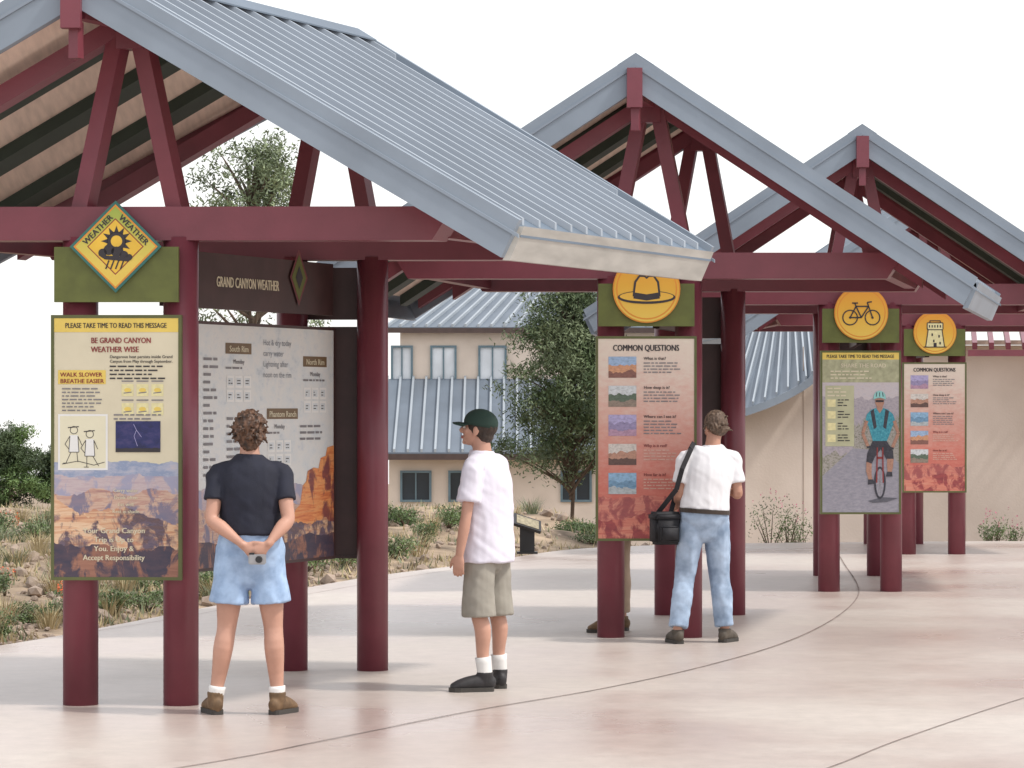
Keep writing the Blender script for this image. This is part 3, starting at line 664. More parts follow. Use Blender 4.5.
# woman
E,R,T=person((-1.455,16.47),'person in navy shirt and pale denim shorts, hands clasped behind',dict(
  side=(1,0,0),fwd=(0,1,0),w=1.04,k=1.0,skin=skin,
  pelvis=(.02,0,.90),chest=(.02,.0,1.21),neck=(.015,.0,1.43),head=(.012,.015,1.55),look=(-.1,1,.02),
  legs=[((-.078,0,.86),(-.112,.0,.47),(-.172,-.005,.09),(-.235,.165,0)),((.112,0,.86),(.145,.0,.47),(.168,-.005,.09),(.245,.15,0))],
  arms=[((-.160,0,1.33),(-.185,-.085,1.07),(-.005,-.172,.935),(.85,-.05,-.55),(.4,.1,.9),(.1,.98,-.1),.55),((.195,0,1.33),(.232,-.085,1.07),(.130,-.178,.94),(-.75,-.1,-.62),(-.4,-.1,.9),(.1,.95,-.2),.6)],
  shirt=dict(mat=navy,hem=.985,low=(.178,.136),mid=(.170,.130),sl=.60,sr=.057,amp=.005),
  pants=dict(name='shorts',mat=denim,f=.64,r=(.096,.110),top=1.03,hip=.184,amp=.005),shoe=boot,boot=.125,sock=.17,hs=.92))
hairball(E,T,R,hairw,[(0,-.02,.035,.080,.098,.090),(0,-.045,-.03,.070,.063,.068),(0,-.058,-.075,.045,.035,.035)],.009,55,230,(.085,.103,.096))
C=empty('camera',(-1.455+.075,16.47-.215,.86),'small silver and black compact camera held behind back','camera')
bm=bmesh.new(); box(bm,(0,0,0),(.095,.03,.055)); bmesh.ops.bevel(bm,geom=list(bm.edges),offset=.006,segments=2,affect='EDGES'); mk('camera_body',bm,M('silver_plastic',(.36,.36,.37),.35,.4),C)
bm=bmesh.new(); loft(bm,[(0.01,-.012,0),(.01,-.038,0)],[.02,.017],n=16,flat1=True,flat0=True); mk('lens',bm,black,C)
bm=bmesh.new(); box(bm,(-.03,0,.031),(.028,.02,.01)); mk('viewfinder',bm,black,C)
# boy
E,R,T=person((-.19,17.87),'person in green cap, pale t-shirt and khaki shorts, looking up',dict(
  side=(-.45,-.89,0),fwd=(-.89,.45,0),w=.93,k=.88,skin=skin,
  pelvis=(.035,0,.90),chest=(.045,0,1.21),neck=(.012,.0,1.43),head=(-.012,.005,1.555),look=(-.93,.24,.17),
  legs=[((.0,-.08,.86),(-.01,-.09,.47),(.03,-.09,.09),(-.17,-.13,0)),((.085,.09,.86),(.095,.10,.47),(.118,.12,.09),(.07,.32,0))],
  arms=[((-.035,-.160,1.345),(-.080,-.205,1.04),(-.118,-.200,.82),(-.10,.03,-1),(-.9,.3,.1),(.1,.95,0),.4),((.105,.165,1.345),(.08,.235,1.05),(-.03,.25,.83),(-.1,0,-1),(-.9,.3,.1),(.1,-.95,0),.4)],
  shirt=dict(mat=lav,hem=.765,low=(.192,.162),mid=(.182,.150),sl=.72,amp=.0075,g=.028,sr=.067),
  pants=dict(name='shorts',mat=khaki,f=1.07,r=(.088,.098),top=.98,amp=.005,hip=.160),shoe=dboot,boot=.115,sock=.30,hs=.92))
hairball(E,T,R,hairb,[(0,-.022,.025,.081,.096,.086),(0,-.05,-.035,.062,.050,.05)],.003,60)
capm=M('dark_green_cap',(.016,.042,.032),.8,var=.15)
bm=bmesh.new(); ell(bm,T(0,-.012,.040),(.088,.105,.084),R,24)
bm2=[v for v in bm.verts if (R.transposed()@(v.co-T(0,-.012,.040))).z<-.02]; bmesh.ops.delete(bm,geom=bm2,context='VERTS'); 
cap=mk('cap',bm,capm,E,True); md=cap.modifiers.new('s','SOLIDIFY'); md.thickness=.004
bm=bmesh.new(); rows=[]
for i in range(11):
    a=math.radians(-62+124*i/10); r0=V((math.sin(a)*.086,-.012+math.cos(a)*.102,.024)); r1=V((math.sin(a)*.082,-.012+math.cos(a)*.102+.075*math.cos(a)**.7,.008-.012*abs(math.sin(a))+.006))
    rows.append([bm.verts.new(T(*r0)),bm.verts.new(T(*(r0.lerp(r1,.5)+V((0,0,.004))))),bm.verts.new(T(*r1))])
for A_,B_ in zip(rows[:-1],rows[1:]):
    for j in (0,1): bm.faces.new((A_[j],B_[j],B_[j+1],A_[j+1]))
o=mk('cap_brim',bm,capm,cap,True); md=o.modifiers.new('s','SOLIDIFY'); md.thickness=.005
# man
E,R,T=person((1.36,21.45),'person in white t-shirt and faded jeans carrying a shoulder bag',dict(
  side=(.955,.29,0),fwd=(-.29,.955,0),w=1.03,k=.93,skin=skin2,
  pelvis=(.015,0,.93),chest=(.045,.02,1.21),neck=(.080,.05,1.42),head=(.098,.095,1.54),look=(-.42,.90,-.26),
  legs=[((-.065,-.02,.88),(-.125,.03,.47),(-.178,-.06,.09),(-.225,.12,0)),((.10,.03,.88),(.13,.07,.47),(.165,.06,.09),(.245,.21,0))],
  arms=[((-.12,-.02,1.325),(-.165,-.02,1.06),(-.17,.19,.97),(-.3,.9,-.2),(.5,.3,.8),(.9,.2,-.3),.6),((.225,.09,1.325),(.262,.07,1.06),(.215,.30,1.08),(-.4,.9,.3),(-.3,0,.9),(-.7,-.3,-.2),.6)],
  shirt=dict(mat=whitec,hem=.945,low=(.180,.138),mid=(.174,.137),sl=.68,amp=.0065,g=.022,sr=.061),
  pants=dict(name='jeans',mat=denim2,f=1.93,r=(.090,.068),top=1.0,amp=.006,hip=.178),shoe=gboot,boot=.10,hs=.98))
hairball(E,T,R,hairm,[(0,-.022,.033,.081,.099,.090),(0,-.050,-.022,.070,.055,.055)],.004,70,60,(.082,.098,.092))
bm=bmesh.new(); loft(bm,[(.016,0,.928),(.018,0,.958)],[(.187,.145),(.186,.144)],side=(.955,.29,0),n=32,sub=1,flat0=True,flat1=True); mk('belt',bm,M('belt_leather',(.03,.018,.012),.5),E)
G=empty('shoulder_bag',(1.36-.265,21.45-.02,.70),'black nylon camera bag hanging from a shoulder strap','bag')
nyl=M('black_nylon',(.016,.016,.020),.75,var=.2,scale=30,bump=.2,bscale=150)
Rz=Matrix.Rotation(math.radians(18),3,'Z')
bm=bmesh.new(); box(bm,(0,0,.115),(.20,.15,.22),Rz); bmesh.ops.bevel(bm,geom=list(bm.edges),offset=.022,segments=3,affect='EDGES'); mk('bag_body',bm,nyl,G,True)
bm=bmesh.new(); box(bm,(0,0,.205),(.212,.162,.07),Rz); bmesh.ops.bevel(bm,geom=list(bm.edges),offset=.02,segments=3,affect='EDGES'); mk('flap',bm,nyl,G,True)
bm=bmesh.new(); box(bm,Rz@V((0,-.09,.085)),(.14,.04,.11),Rz); bmesh.ops.bevel(bm,geom=list(bm.edges),offset=.012,segments=2,affect='EDGES'); mk('pocket',bm,nyl,G,True)
bm=bmesh.new(); o0=V((1.36-.265,21.45-.02,.70)); W_=lambda x,y,z: V((1.36+x,21.45+y,z))-o0
sp=[(-.06,.02,.22),W_(-.19,-.10,1.10),W_(-.15,-.13,1.25),W_(-.085,-.09,1.39),W_(-.06,.0,1.43),W_(-.08,.11,1.38),W_(-.16,.14,1.15),(.04,.06,.22)]
for a_,b_ in zip(sp[:-1],sp[1:]): bar(bm,a_,b_,.034,.008,ref=V((0,1,.2)))
mk('strap',bm,nyl,G)
# reader behind the sign
E,R,T=person((.77,22.55),'person in khaki trousers and brown shoes behind the sign',dict(
  side=(0,-1,0),fwd=(-1,0,0),w=.95,k=.9,skin=skin2,
  pelvis=(.03,0,.92),chest=(.03,0,1.22),neck=(.02,0,1.42),head=(.0,0,1.54),look=(-.9,.3,0),
  legs=[((.01,-.08,.87),(-.04,-.09,.47),(-.045,-.09,.09),(-.20,-.11,0)),((.03,.08,.87),(.05,.09,.47),(.06,.10,.09),(-.09,.16,0))],
  arms=[((.03,-.17,1.34),(.05,-.2,1.05),(.0,-.2,.82),(0,0,-1),(-1,0,0),(0,1,0),.4),((.03,.17,1.34),(.05,.2,1.05),(.0,.2,.82),(0,0,-1),(-1,0,0),(0,-1,0),.4)],
  shirt=dict(mat=khaki,hem=.90,low=(.16,.12),mid=(.15,.12),sl=.66),
  pants=dict(name='trousers',mat=M('tan_trousers',(.40,.30,.22),.85),f=1.88,r=(.082,.060),top=1.0),shoe=boot,boot=.11))
hairball(E,T,R,hairb,[(0,-.022,.033,.081,.099,.090)],.004,70)
# ---------------------------------------------------------------- terrain and plaza
edge=[(-12,12),(-6.4,16.6),(-4.7,19.2),(-3.6,21.3),(-2.6,25.2),(-1.5,29.6),(-.34,32.6),(.58,35.4),(1.57,36.6),(3,37.3),(6.5,37.9),(13,38),(22,36)]
def edgex(y):
    for (x0,y0),(x1,y1) in zip(edge[:-1],edge[1:]):
        if y0<=y<=y1 and y1>y0: return x0+(x1-x0)*(y-y0)/(y1-y0)
    return -12 if y<12 else 30
def smooth(t): t=max(0,min(1,t)); return t*t*(3-2*t)
def hgt(x,y):
    h=-.06
    d=edgex(y)-x if y<38 else max(.5,min(y-38,3))
    if y<12: d=-12-x
    if d>.15: h+=.05*smooth((d-.15)/.5)+ .22*smooth((d-.4)/3)+ .11*noise.noise(V((x*.9,y*.9,0)))*smooth(d/1.5)+.04*noise.noise(V((x*3,y*3,0)))*smooth(d/1.0)
    if y>43: h-=2.5*smooth((y-43)/30)
    if y>36.5 and x>0:
        q=smooth((x-.2)/2.0); h=h*(1-q)+q*(-.07-.055*(y-36.5)+.02*noise.noise(V((x*2,y*2,0)))) if y<60 else h
    if y>85: h-=(y-85)*.0245
    if y>60: h+=1.0*noise.noise(V((x*.02,y*.02,3)))*smooth((y-60)/100)
    return h
xs=[-900,-500,-260,-140,-80,-50,-34,-24,-18]+[-14+i*.3 for i in range(80)]+[11,13,16,20,28,40,60,100,180,300,600,900]
ys=[-150,-60,-20,0,8,12]+[14+i*.3 for i in range(105)]+[47,49,52,56,60,65,70,76,83,92,105,125,150,200,300,500,900,1500,2400]
bm=bmesh.new(); g=[[bm.verts.new((x,y,hgt(x,y))) for x in xs] for y in ys]
for j in range(len(ys)-1):
    for i in range(len(xs)-1): bm.faces.new((g[j][i],g[j][i+1],g[j+1][i+1],g[j+1][i]))
soil=M('dry_soil',(.17,.125,.085),.95,var=.35,scale=2.6,bump=.9,bscale=14,col2=(.31,.235,.165),detail=10)
o=mk('ground',bm,soil,None,True); o['kind']='structure'
pm=bpy.data.materials.new('tinted_concrete'); pm.use_nodes=True; nt=pm.node_tree; N=nt.nodes; Lk=nt.links; bs=N['Principled BSDF']
tc=N.new('ShaderNodeTexCoord'); n1=N.new('ShaderNodeTexNoise'); n1.inputs['Scale'].default_value=.35; n1.inputs['Detail'].default_value=5
Lk.new(tc.outputs['Object'],n1.inputs[0]); c1=N.new('ShaderNodeValToRGB'); e=c1.color_ramp.elements
e[0].position=.36; e[0].color=(.44,.35,.315,1); e[1].position=.60; e[1].color=(.52,.465,.42,1); Lk.new(n1.outputs[0],c1.inputs[0])
n2=N.new('ShaderNodeTexNoise'); n2.inputs['Scale'].default_value=6; n2.inputs['Detail'].default_value=10; n2.inputs['Roughness'].default_value=.78; Lk.new(tc.outputs['Object'],n2.inputs[0])
mr=N.new('ShaderNodeMapRange'); mr.inputs[3].default_value=.66; mr.inputs[4].default_value=1.26; Lk.new(n2.outputs[0],mr.inputs[0])
mx=N.new('ShaderNodeMix'); mx.data_type='RGBA'; mx.blend_type='MULTIPLY'; mx.inputs[0].default_value=1; Lk.new(c1.outputs[0],mx.inputs[6]); Lk.new(mr.outputs[0],mx.inputs[7]); Lk.new(mx.outputs[2],bs.inputs['Base Color'])
r1=N.new('ShaderNodeMapRange'); r1.inputs[1].default_value=.35; r1.inputs[2].default_value=.65; r1.inputs[3].default_value=.24; r1.inputs[4].default_value=.5; Lk.new(n1.outputs[0],r1.inputs[0]); Lk.new(r1.outputs[0],bs.inputs['Roughness'])
n3=N.new('ShaderNodeTexNoise'); n3.inputs['Scale'].default_value=90; Lk.new(tc.outputs['Object'],n3.inputs[0]); bp=N.new('ShaderNodeBump'); bp.inputs['Strength'].default_value=.25; bp.inputs['Distance'].default_value=.003; Lk.new(n3.outputs[0],bp.inputs['Height']); Lk.new(bp.outputs[0],bs.inputs['Normal'])
se=[]
for i in range(len(edge)-1):
    a=V(edge[max(i-1,0)]);b_=V(edge[i]);c=V(edge[i+1]);d=V(edge[min(i+2,len(edge)-1)])
    for k in range(6): se.append(cr_(a,b_,c,d,k/6))
se.append(V(edge[-1])); pts=[(p.x,p.y) for p in se]+[(22,-30),(-12,-30)]
bm=bmesh.new(); f=bm.faces.new([bm.verts.new((x,y,0)) for x,y in pts])
r=bmesh.ops.extrude_face_region(bm,geom=[f]); 
for v_ in r['geom']:
    if isinstance(v_,bmesh.types.BMVert): v_.co.z=-.14
bmesh.ops.recalc_face_normals(bm,faces=bm.faces)
bmesh.ops.triangulate(bm,faces=bm.faces)
o=mk('plaza',bm,pm,None); o['kind']='structure'
jm=M('joint_dark',(.24,.19,.17),.9,var=.3,scale=3); jl=M('joint_light',(.36,.29,.265),.9,var=.2,scale=3)
def ribbon(pts,w,z=.004,name='pavement_joint',mat=jm):
    P=[V((x,y,z)) for x,y in pts]; Q=[]
    for i in range(len(P)-1):
        for k in range(6): Q.append(cr_(P[max(i-1,0)],P[i],P[i+1],P[min(i+2,len(P)-1)],k/6))
    Q.append(P[-1]); bm=bmesh.new(); pr=None
    for i,q in enumerate(Q):
        t=(Q[min(i+1,len(Q)-1)]-Q[max(i-1,0)]).normalized(); s=V((-t.y,t.x,0))*w/2
        cu=(bm.verts.new(q-s),bm.verts.new(q+s))
        if pr: bm.faces.new((pr[0],cu[0],cu[1],pr[1]))
        pr=cu
    o=mk(name,bm,mat); o['kind']='structure'
ribbon([(-3.2,11.6),(-1.55,14),(-.92,15.2),(-.23,16.6),(.52,17.9),(1.21,19.4),(1.9,21.3),(2.5,23.6),(3.0,26.2),(3.28,28.5),(3.56,32.1),(3.73,34.3),(3.9,37.2)],.014)
ribbon([(.2,11.5),(.79,12.5),(1.48,14),(1.97,15.2),(2.98,17.4),(4.1,19.6),(6.5,24.5),(9,31)],.009)
ribbon([(-9,15.5),(-5.2,18.6),(-3.2,22.4),(-2.0,26.5),(-.8,30.6),(.6,33.8),(2.6,35.6),(7,36.5)],.008,mat=jl)
# ---------------------------------------------------------------- vegetation
rd=random.Random(3)
def leafmat(name,c,c2): return M(name,c,.7,var=.35,scale=2.2,col2=c2,detail=3)
pine_m=leafmat('pine_needles',(.04,.07,.03),(.09,.13,.055)); pine_l=leafmat('pine_needles_light',(.12,.16,.09),(.22,.27,.15)); pine_mid=leafmat('pine_needles_mid',(.07,.10,.045),(.15,.19,.10))
sage=leafmat('sage_leaves',(.11,.14,.08),(.21,.24,.14)); green=leafmat('green_leaves',(.05,.10,.03),(.12,.19,.06)); straw=leafmat('dry_grass',(.34,.27,.15),(.50,.42,.25))
bark=M('bark',(.10,.07,.05),.95,var=.4,scale=8,stretch=(1,1,.3),bump=.8,bscale=20)
redf=M('orange_petal',(.70,.13,.04),.6); pinkf=M('pink_petal',(.62,.12,.26),.6)
def leaves(vs,fs,c,r,n,size,thin=.25,up=.2):
    for _ in range(n):
        d=V((rd.gauss(0,1),rd.gauss(0,1),rd.gauss(0,1)))
        p=V(c)+V((d.x*r[0],d.y*r[1],d.z*r[2]))*.5
        a=V((rd.uniform(-1,1),rd.uniform(-1,1),rd.uniform(-1,1)+up)).normalized()*size*rd.uniform(.6,1.3)
        b=a.cross(V((rd.uniform(-1,1),rd.uniform(-1,1),rd.uniform(-1,1)))).normalized()*size*thin
        i=len(vs); vs+= [p-b,p+b,p+a]; fs.append((i,i+1,i+2))
def meshobj(name,vs,fs,mats,parent,split=None):
    me=bpy.data.meshes.new(name); me.from_pydata([tuple(v) for v in vs],[],fs)
    for m in mats: me.materials.append(m)
    if len(mats)>1:
        for p in me.polygons:
            p.material_index=rd.randrange(len(mats)) if not split else (1 if noise.noise(p.center*split)>.0 else 0)
    o=bpy.data.objects.new(name,me); link(o); o.parent=parent; return o
def tree(x,y,h,cz0,rad,label,n=70,per=170,size=.09,mats=None,lean=0,cone=.5,z=None,tk=.032,name='pine_tree',cs=1.0,qmin=.3,low=.7):
    zb=hgt(x,y) if z is None else z
    E=empty(name,(x,y,zb),label,'tree'); bm=bmesh.new()
    top=V((lean,0,h*.93))
    loft(bm,[(0,0,-.1),(lean*.2+.05,.03,h*.3),(lean*.6-.04,0,h*.6),top],[h*tk,h*tk*.75,h*tk*.45,.01],n=9)
    vs=[];fs=[]
    for i in range(n):
        t=rd.random()**.8; zz=cz0+(h-cz0)*t; rr=rad*((1-t)**cone)*(1-.45*rd.random()) * (1 if t>.15 else low)
        a=rd.uniform(0,2*math.pi); q=rd.uniform(qmin,1)**.6
        axis=V((lean*zz/h,0,zz)); c=axis+V((math.cos(a)*rr*q,math.sin(a)*rr*q,rd.uniform(-.08,.20)*rad))
        bse=V((lean*max(0,zz-.3)/h,0,max(.2,zz-.35*rad)))
        loft(bm,[bse,bse.lerp(c,.55)+V((0,0,.04)),c],[h*.006,h*.004,.005],n=5,sub=2)
        cr=rad*rd.uniform(.13,.27)*cs; leaves(vs,fs,c,(cr*1.25,cr*1.25,cr*.7),per,size,.16)
        for _ in range(2):
            leaves(vs,fs,c+V((rd.gauss(0,cr),rd.gauss(0,cr),rd.gauss(0,cr*.6))),(cr*.6,cr*.6,cr*.4),per//4,size,.16)
    mk('trunk',bm,bark,E,True); meshobj('crown',vs,fs,mats or [pine_m,pine_mid],E,1.8)
tree(.98,50,4.15,1.20,1.42,'loose bushy green pinyon pine beside plaza',125,200,.085,mats=[pine_m,pine_mid],lean=-.05,z=-.55,cone=.36,tk=.009,qmin=.15,low=1.0)
tree(-5.2,60,8.0,3.4,2.2,'tall airy pale green pine with open crown',60,120,.12,[pine_mid,pine_l],cone=.36,tk=.009,cs=.8,qmin=.15)
tree(-4.3,62,4.6,2.2,1.5,'low spreading pale green pine tree',45,140,.11,[pine_mid,pine_l],cone=.4,tk=.012,qmin=.1)
tree(-7.55,45,1.08,.02,.66,'rounded dark juniper bush at garden edge',80,170,.06,[green,pine_m],cone=.3,name='juniper_bush',tk=.02,qmin=.05,low=1)
tree(-6.95,45.6,.8,.0,.5,'small green juniper bush at garden edge',50,160,.06,[green,pine_m],cone=.3,name='juniper_bush',tk=.02,qmin=.05,low=1)
def shrub(x,y,r,h,mats,name='shrub',label='low leafy shrub in dry soil',flower=None,n=9,per=90,size=.05):
    zb=hgt(x,y)-.02; E=empty(name,(x,y,zb),label,'plant','garden shrubs'); vs=[];fs=[]; bm=bmesh.new()
    for i in range(n):
        a=rd.uniform(0,6.28); q=r*rd.uniform(.1,.9); c=V((math.cos(a)*q,math.sin(a)*q,h*rd.uniform(.35,.95)))
        loft(bm,[(0,0,0),c*.6,c],[.010,.006,.003],n=5,sub=1)
        leaves(vs,fs,c,(r*.45,r*.45,h*.3),per,size,.25,.5)
    mk('stem',bm,bark,E); meshobj('foliage',vs,fs,mats,E)
    if flower:
        vs=[];fs=[]
        for i in range(7):
            a=rd.uniform(0,6.28); q=r*rd.uniform(0,1); c=V((math.cos(a)*q,math.sin(a)*q,h*rd.uniform(1.0,1.5))); leaves(vs,fs,c,(.014,.014,.04),4,.018,.5)
        meshobj('flower',vs,fs,[flower],E)
def grass(x,y,r,h,mat,label='tuft of dry golden grass'):
    zb=hgt(x,y)-.02; E=empty('grass_tuft',(x,y,zb),label,'plant','grass tufts'); vs=[];fs=[]
    for i in range(110):
        a=rd.uniform(0,6.28); q=r*rd.random()*.5; b=V((math.cos(a)*q,math.sin(a)*q,0)); o=V((math.cos(a),math.sin(a),0)); w=V((-o.y,o.x,0))*.004
        m=b+o*r*.3+Z*h*.6*rd.uniform(.7,1.1); t=b+o*r*rd.uniform(.5,1.1)+Z*h*rd.uniform(.7,1.15)
        i0=len(vs); vs+=[b-w,b+w,m+w*.7,m-w*.7,t]; fs+=[(i0,i0+1,i0+2,i0+3),(i0+3,i0+2,i0+4)]
    meshobj('blades',vs,fs,[mat],E)
cnt=0
for i in range(700):
    y=rd.uniform(20.5,42.5); ex=edgex(y) if y<37.5 else 6.5
    x=rd.uniform(max(-.19*y,ex-6),ex-.3)
    if y>37.5: x=rd.uniform(-.19*y,.4)
    if x>ex-.25 and y<37.5: continue
    if -.35<x<.75 and 33.5<y<38: continue
    t=rd.random(); f=.75+.3*min(1,(y-20)/12)
    if t<.50: grass(x,y,rd.uniform(.12,.26)*f,rd.uniform(.16,.34)*f,straw if rd.random()<.75 else sage,'tuft of thin grass in garden soil')
    elif t<.74: shrub(x,y,rd.uniform(.12,.28)*f,rd.uniform(.12,.26)*f,[sage,green] if rd.random()<.75 else [green,pine_mid],size=.028,per=100)
    elif t<.80: shrub(x,y,rd.uniform(.08,.14),rd.uniform(.18,.28),[sage],'wildflower','wildflower with small orange blossoms',redf,6,40,.022)
    else: continue
    cnt+=1
    if cnt>135: break
for x,y,s in ((3.55,38.6,1.2),(3.35,38.9,1.5),(3.7,39.1,1.1),(6.2,38.9,.9),(6.35,39.2,1),(6.6,39.4,.8)):
    shrub(x,y,.20*s,.42*s,[green,sage],'wildflower','tall green wildflower with pink blossoms',pinkf,8,45,.035)
for i in range(12):
    shrub(rd.uniform(-2.4,-.5),rd.uniform(36.2,40.0),.28,.24,[green,pine_mid],size=.035,per=110)
for i in range(6):
    shrub(rd.uniform(.7,2.2),rd.uniform(38.0,40.0),.26,.24,[green,pine_mid],size=.035,per=110)
for x,y in ((-3.05,27),(-2.7,28.3),(-2.35,29.5),(-2.1,30.6),(-2.6,30.2),(-1.75,31.6),(-1.3,32.8)):
    shrub(x,y,.34,.24,[green,sage],size=.035,per=130)
vs=[];fs=[]
for i in range(22000):
    y=rd.uniform(19,46); ex=edgex(y) if y<37.6 else 1.5
    x=rd.uniform(-.2*y-.5,ex-.2)
    if x>ex-.2 or noise.noise(V((x*.8,y*.8,9)))<-.10: continue
    z=hgt(x,y); w=rd.uniform(.006,.014); h=rd.uniform(.03,.13); a=rd.uniform(0,6.28); o=V((math.cos(a),math.sin(a),0))*w
    l=V((rd.uniform(-.05,.05),rd.uniform(-.05,.05),h)); i0=len(vs); p=V((x,y,z-.01)); vs+=[p-o,p+o,p+l]; fs.append((i0,i0+1,i0+2))
o=meshobj('ground_cover',vs,fs,[straw,sage,straw],None); o['kind']='stuff'
bm=bmesh.new()
for i in range(2400):
    y=rd.uniform(19,42); ex=edgex(y) if y<37.6 else 1.5; x=rd.uniform(-.2*y,ex-.15)
    if x>ex-.15: continue
    s=rd.uniform(.012,.05)*(2.2 if rd.random()<.07 else 1)
    m=Matrix.Translation((x,y,hgt(x,y)+s*.2))@Matrix.Rotation(rd.uniform(0,6),4,V((rd.random(),rd.random(),rd.random())))@Matrix.Diagonal((s,s*rd.uniform(.6,1),s*rd.uniform(.4,.8),1))
    bmesh.ops.create_icosphere(bm,subdivisions=1,radius=1,matrix=m)
o=mk('gravel',bm,M('limestone_rubble',(.32,.25,.20),.9,var=.35,scale=5,bump=.4,bscale=30)); o['kind']='stuff'
# ---------------------------------------------------------------- buildings
stucco=M('stucco_warm',(.70,.60,.51),.9,var=.05,scale=1.2,bump=.3,bscale=30,col2=(.74,.64,.55))
stucco2=M('stucco_pink_cream',(.64,.545,.47),.9,var=.07,scale=.8,bump=.3,bscale=30,col2=(.69,.60,.53))
glass=M('window_glass',(.03,.045,.06),.12,var=.3,scale=.6); glass_refl=M('window_glass_reflection',(.66,.70,.74),.1,var=.25,scale=.8); wfr=M('window_frame_blue',(.13,.20,.24),.5); roofb=M('building_roof_metal',(.15,.18,.22),.45,.1,.10,1.0,spec=.3); ribb=M('building_roof_rib',(.34,.38,.42),.45,.1,.06,1.0,spec=.3)  # upper panes: pale reflection painted into the glass colour
def lofted_roof(bm,x0,x1,y0,z0,y1,z1,step=.5,t=.12,x1t=None,x0t=None):
    x1t=x1 if x1t is None else x1t; x0t=x0 if x0t is None else x0t
    hexa(bm,[V(p) for p in ((x0,y0,z0-t),(x1,y0,z0-t),(x1t,y1,z1-t),(x0t,y1,z1-t),(x0,y0,z0),(x1,y0,z0),(x1t,y1,z1),(x0t,y1,z1))])
    n=int((x1-x0)/step)
    for i in range(n+1):
        a=i/n; xa=x0+(x1-x0)*a; xb=x0t+(x1t-x0t)*a; w=.03
        hexa(bm,[V(p) for p in ((xa-w,y0,z0+.002),(xa+w,y0,z0+.002),(xb+w,y1,z1+.002),(xb-w,y1,z1+.002),(xa-w,y0,z0+.09),(xa+w,y0,z0+.09),(xb+w,y1,z1+.09),(xb-w,y1,z1+.09))],1)
E=empty('visitor_building',(0,82,-2.6),'two storey stucco building with ribbed grey metal roofs','building')
o0=V((0,82,-2.6)); S=lambda x,y,z:V((x,y,z))-o0
bm=bmesh.new(); box(bm,S(1.0,84,-.95),(8.6,7,2.9)); mk('wall',bm,stucco,E)
bm=bmesh.new(); box(bm,S(1.0,86.5,2.4),(8.3,4,3.2)); mk('wall',bm,stucco,E)
bm=bmesh.new(); lofted_roof(bm,-3.5,5.6,-2.2,.50+2.6,2.45,2.50+2.6,.36); mk('roof',bm,[roofb,ribb],E)
bm=bmesh.new(); lofted_roof(bm,-3.5,4.9,2.2,3.95+2.6,6.5,5.3+2.6,.36,x0t=-1.9); mk('roof',bm,[roofb,ribb],E)
tb=M('trim_brown',(.07,.045,.04),.6)
bm=bmesh.new(); box(bm,V((1.05,-2.22,.38+2.6)),(9.1,.08,.16)); mk('eave_trim',bm,tb,E)
bm=bmesh.new(); box(bm,V((.7,2.18,3.86+2.6)),(8.4,.08,.14)); mk('eave_trim',bm,tb,E)
def window(parent,x,z,w,h,yf,gm):
    bm=bmesh.new(); 
    for sx in (-1,1): box(bm,V((x+sx*(w/2+.03),yf-.03,z)),(.06,.1,h+.12))
    for sz in (-1,1): box(bm,V((x,yf-.03,z+sz*(h/2+.03))),(w,.1,.06))
    box(bm,V((x,yf-.03,z)),(.04,.05,h))
    wn=bpy.data.objects.new('window',None); link(wn); wn.parent=parent
    mk('frame',bm,wfr,wn); bm=bmesh.new(); box(bm,V((x,yf-.006,z)),(w,.012,h)); mk('glass',bm,gm,wn)
for x,w in ((-2.58,.72),(-1.35,.6),(1.72,.72),(3.6,.7)): window(E,x,-.42+2.6,w,.72,-1.5,glass)
for x,w in ((-3.1,.5),(-1.93,.62),(-.55,.68),(3.0,.6)): window(E,x,2.93+2.6,w,.9,2.5,glass_refl)
o0=V((8,45,-.5)); E=empty('stucco_building',o0,'long low beige stucco building with panel joints','building')
S=lambda x,y,z:V((x,y,z))-o0
bm=bmesh.new()
prof=[(2.75,-.8),(20,-.8),(20,2.62),(6.9,2.62),(4.95,2.62),(4.60,2.16),(4.27,1.92),(3.9,1.74),(3.5,1.6),(2.75,1.45)]
A_=[bm.verts.new(S(x,45,z)) for x,z in prof]; B_=[bm.verts.new(S(x,46,z)) for x,z in prof]
bm.faces.new(A_); bm.faces.new(B_[::-1])
for i in range(len(prof)): bm.faces.new((A_[i],A_[(i+1)%len(prof)],B_[(i+1)%len(prof)],B_[i]))
bmesh.ops.recalc_face_normals(bm,faces=bm.faces); bmesh.ops.triangulate(bm,faces=bm.faces); mk('wall',bm,stucco2,E)
for x in (4.37,6.8,9.1,11.5):
    bm=bmesh.new(); box(bm,S(x,44.998,.95),(.014,.006,3.3)); mk('wall_joint',bm,M('joint_brown',(.40,.32,.27),.9),E)  # panel joints as thin strips, browner than the stucco
bm=bmesh.new()
cur=[(2.6,44.4,1.50),(3.1,44.4,1.58),(3.49,44.4,1.69),(3.89,44.4,1.84),(4.26,44.4,2.03),(4.48,44.4,2.20),(4.66,44.4,2.44),(4.78,44.4,2.74)]
CU=[]
for i in range(len(cur)-1):
    for k in range(3): CU.append(cr_(S(*cur[max(i-1,0)]),S(*cur[i]),S(*cur[i+1]),S(*cur[min(i+2,len(cur)-1)]),k/3))
CU.append(S(*cur[-1])); lo=CU
n=16
def samp(L_,t):
    f=t*(len(L_)-1); i=min(int(f),len(L_)-2); return L_[i].lerp(L_[i+1],f-i)
hi=[S(3.6+.40*i,47.8,3.02) for i in range(5)]
for i in range(n):
    a,b_,c,d=samp(lo,i/n),samp(lo,(i+1)/n),samp(hi,(i+1)/n),samp(hi,i/n)
    hexa(bm,[a-Z*.1,b_-Z*.1,c-Z*.1,d-Z*.1,a,b_,c,d]); bar(bm,a+Z*.03,d+Z*.03,.025,.07,mi=1)
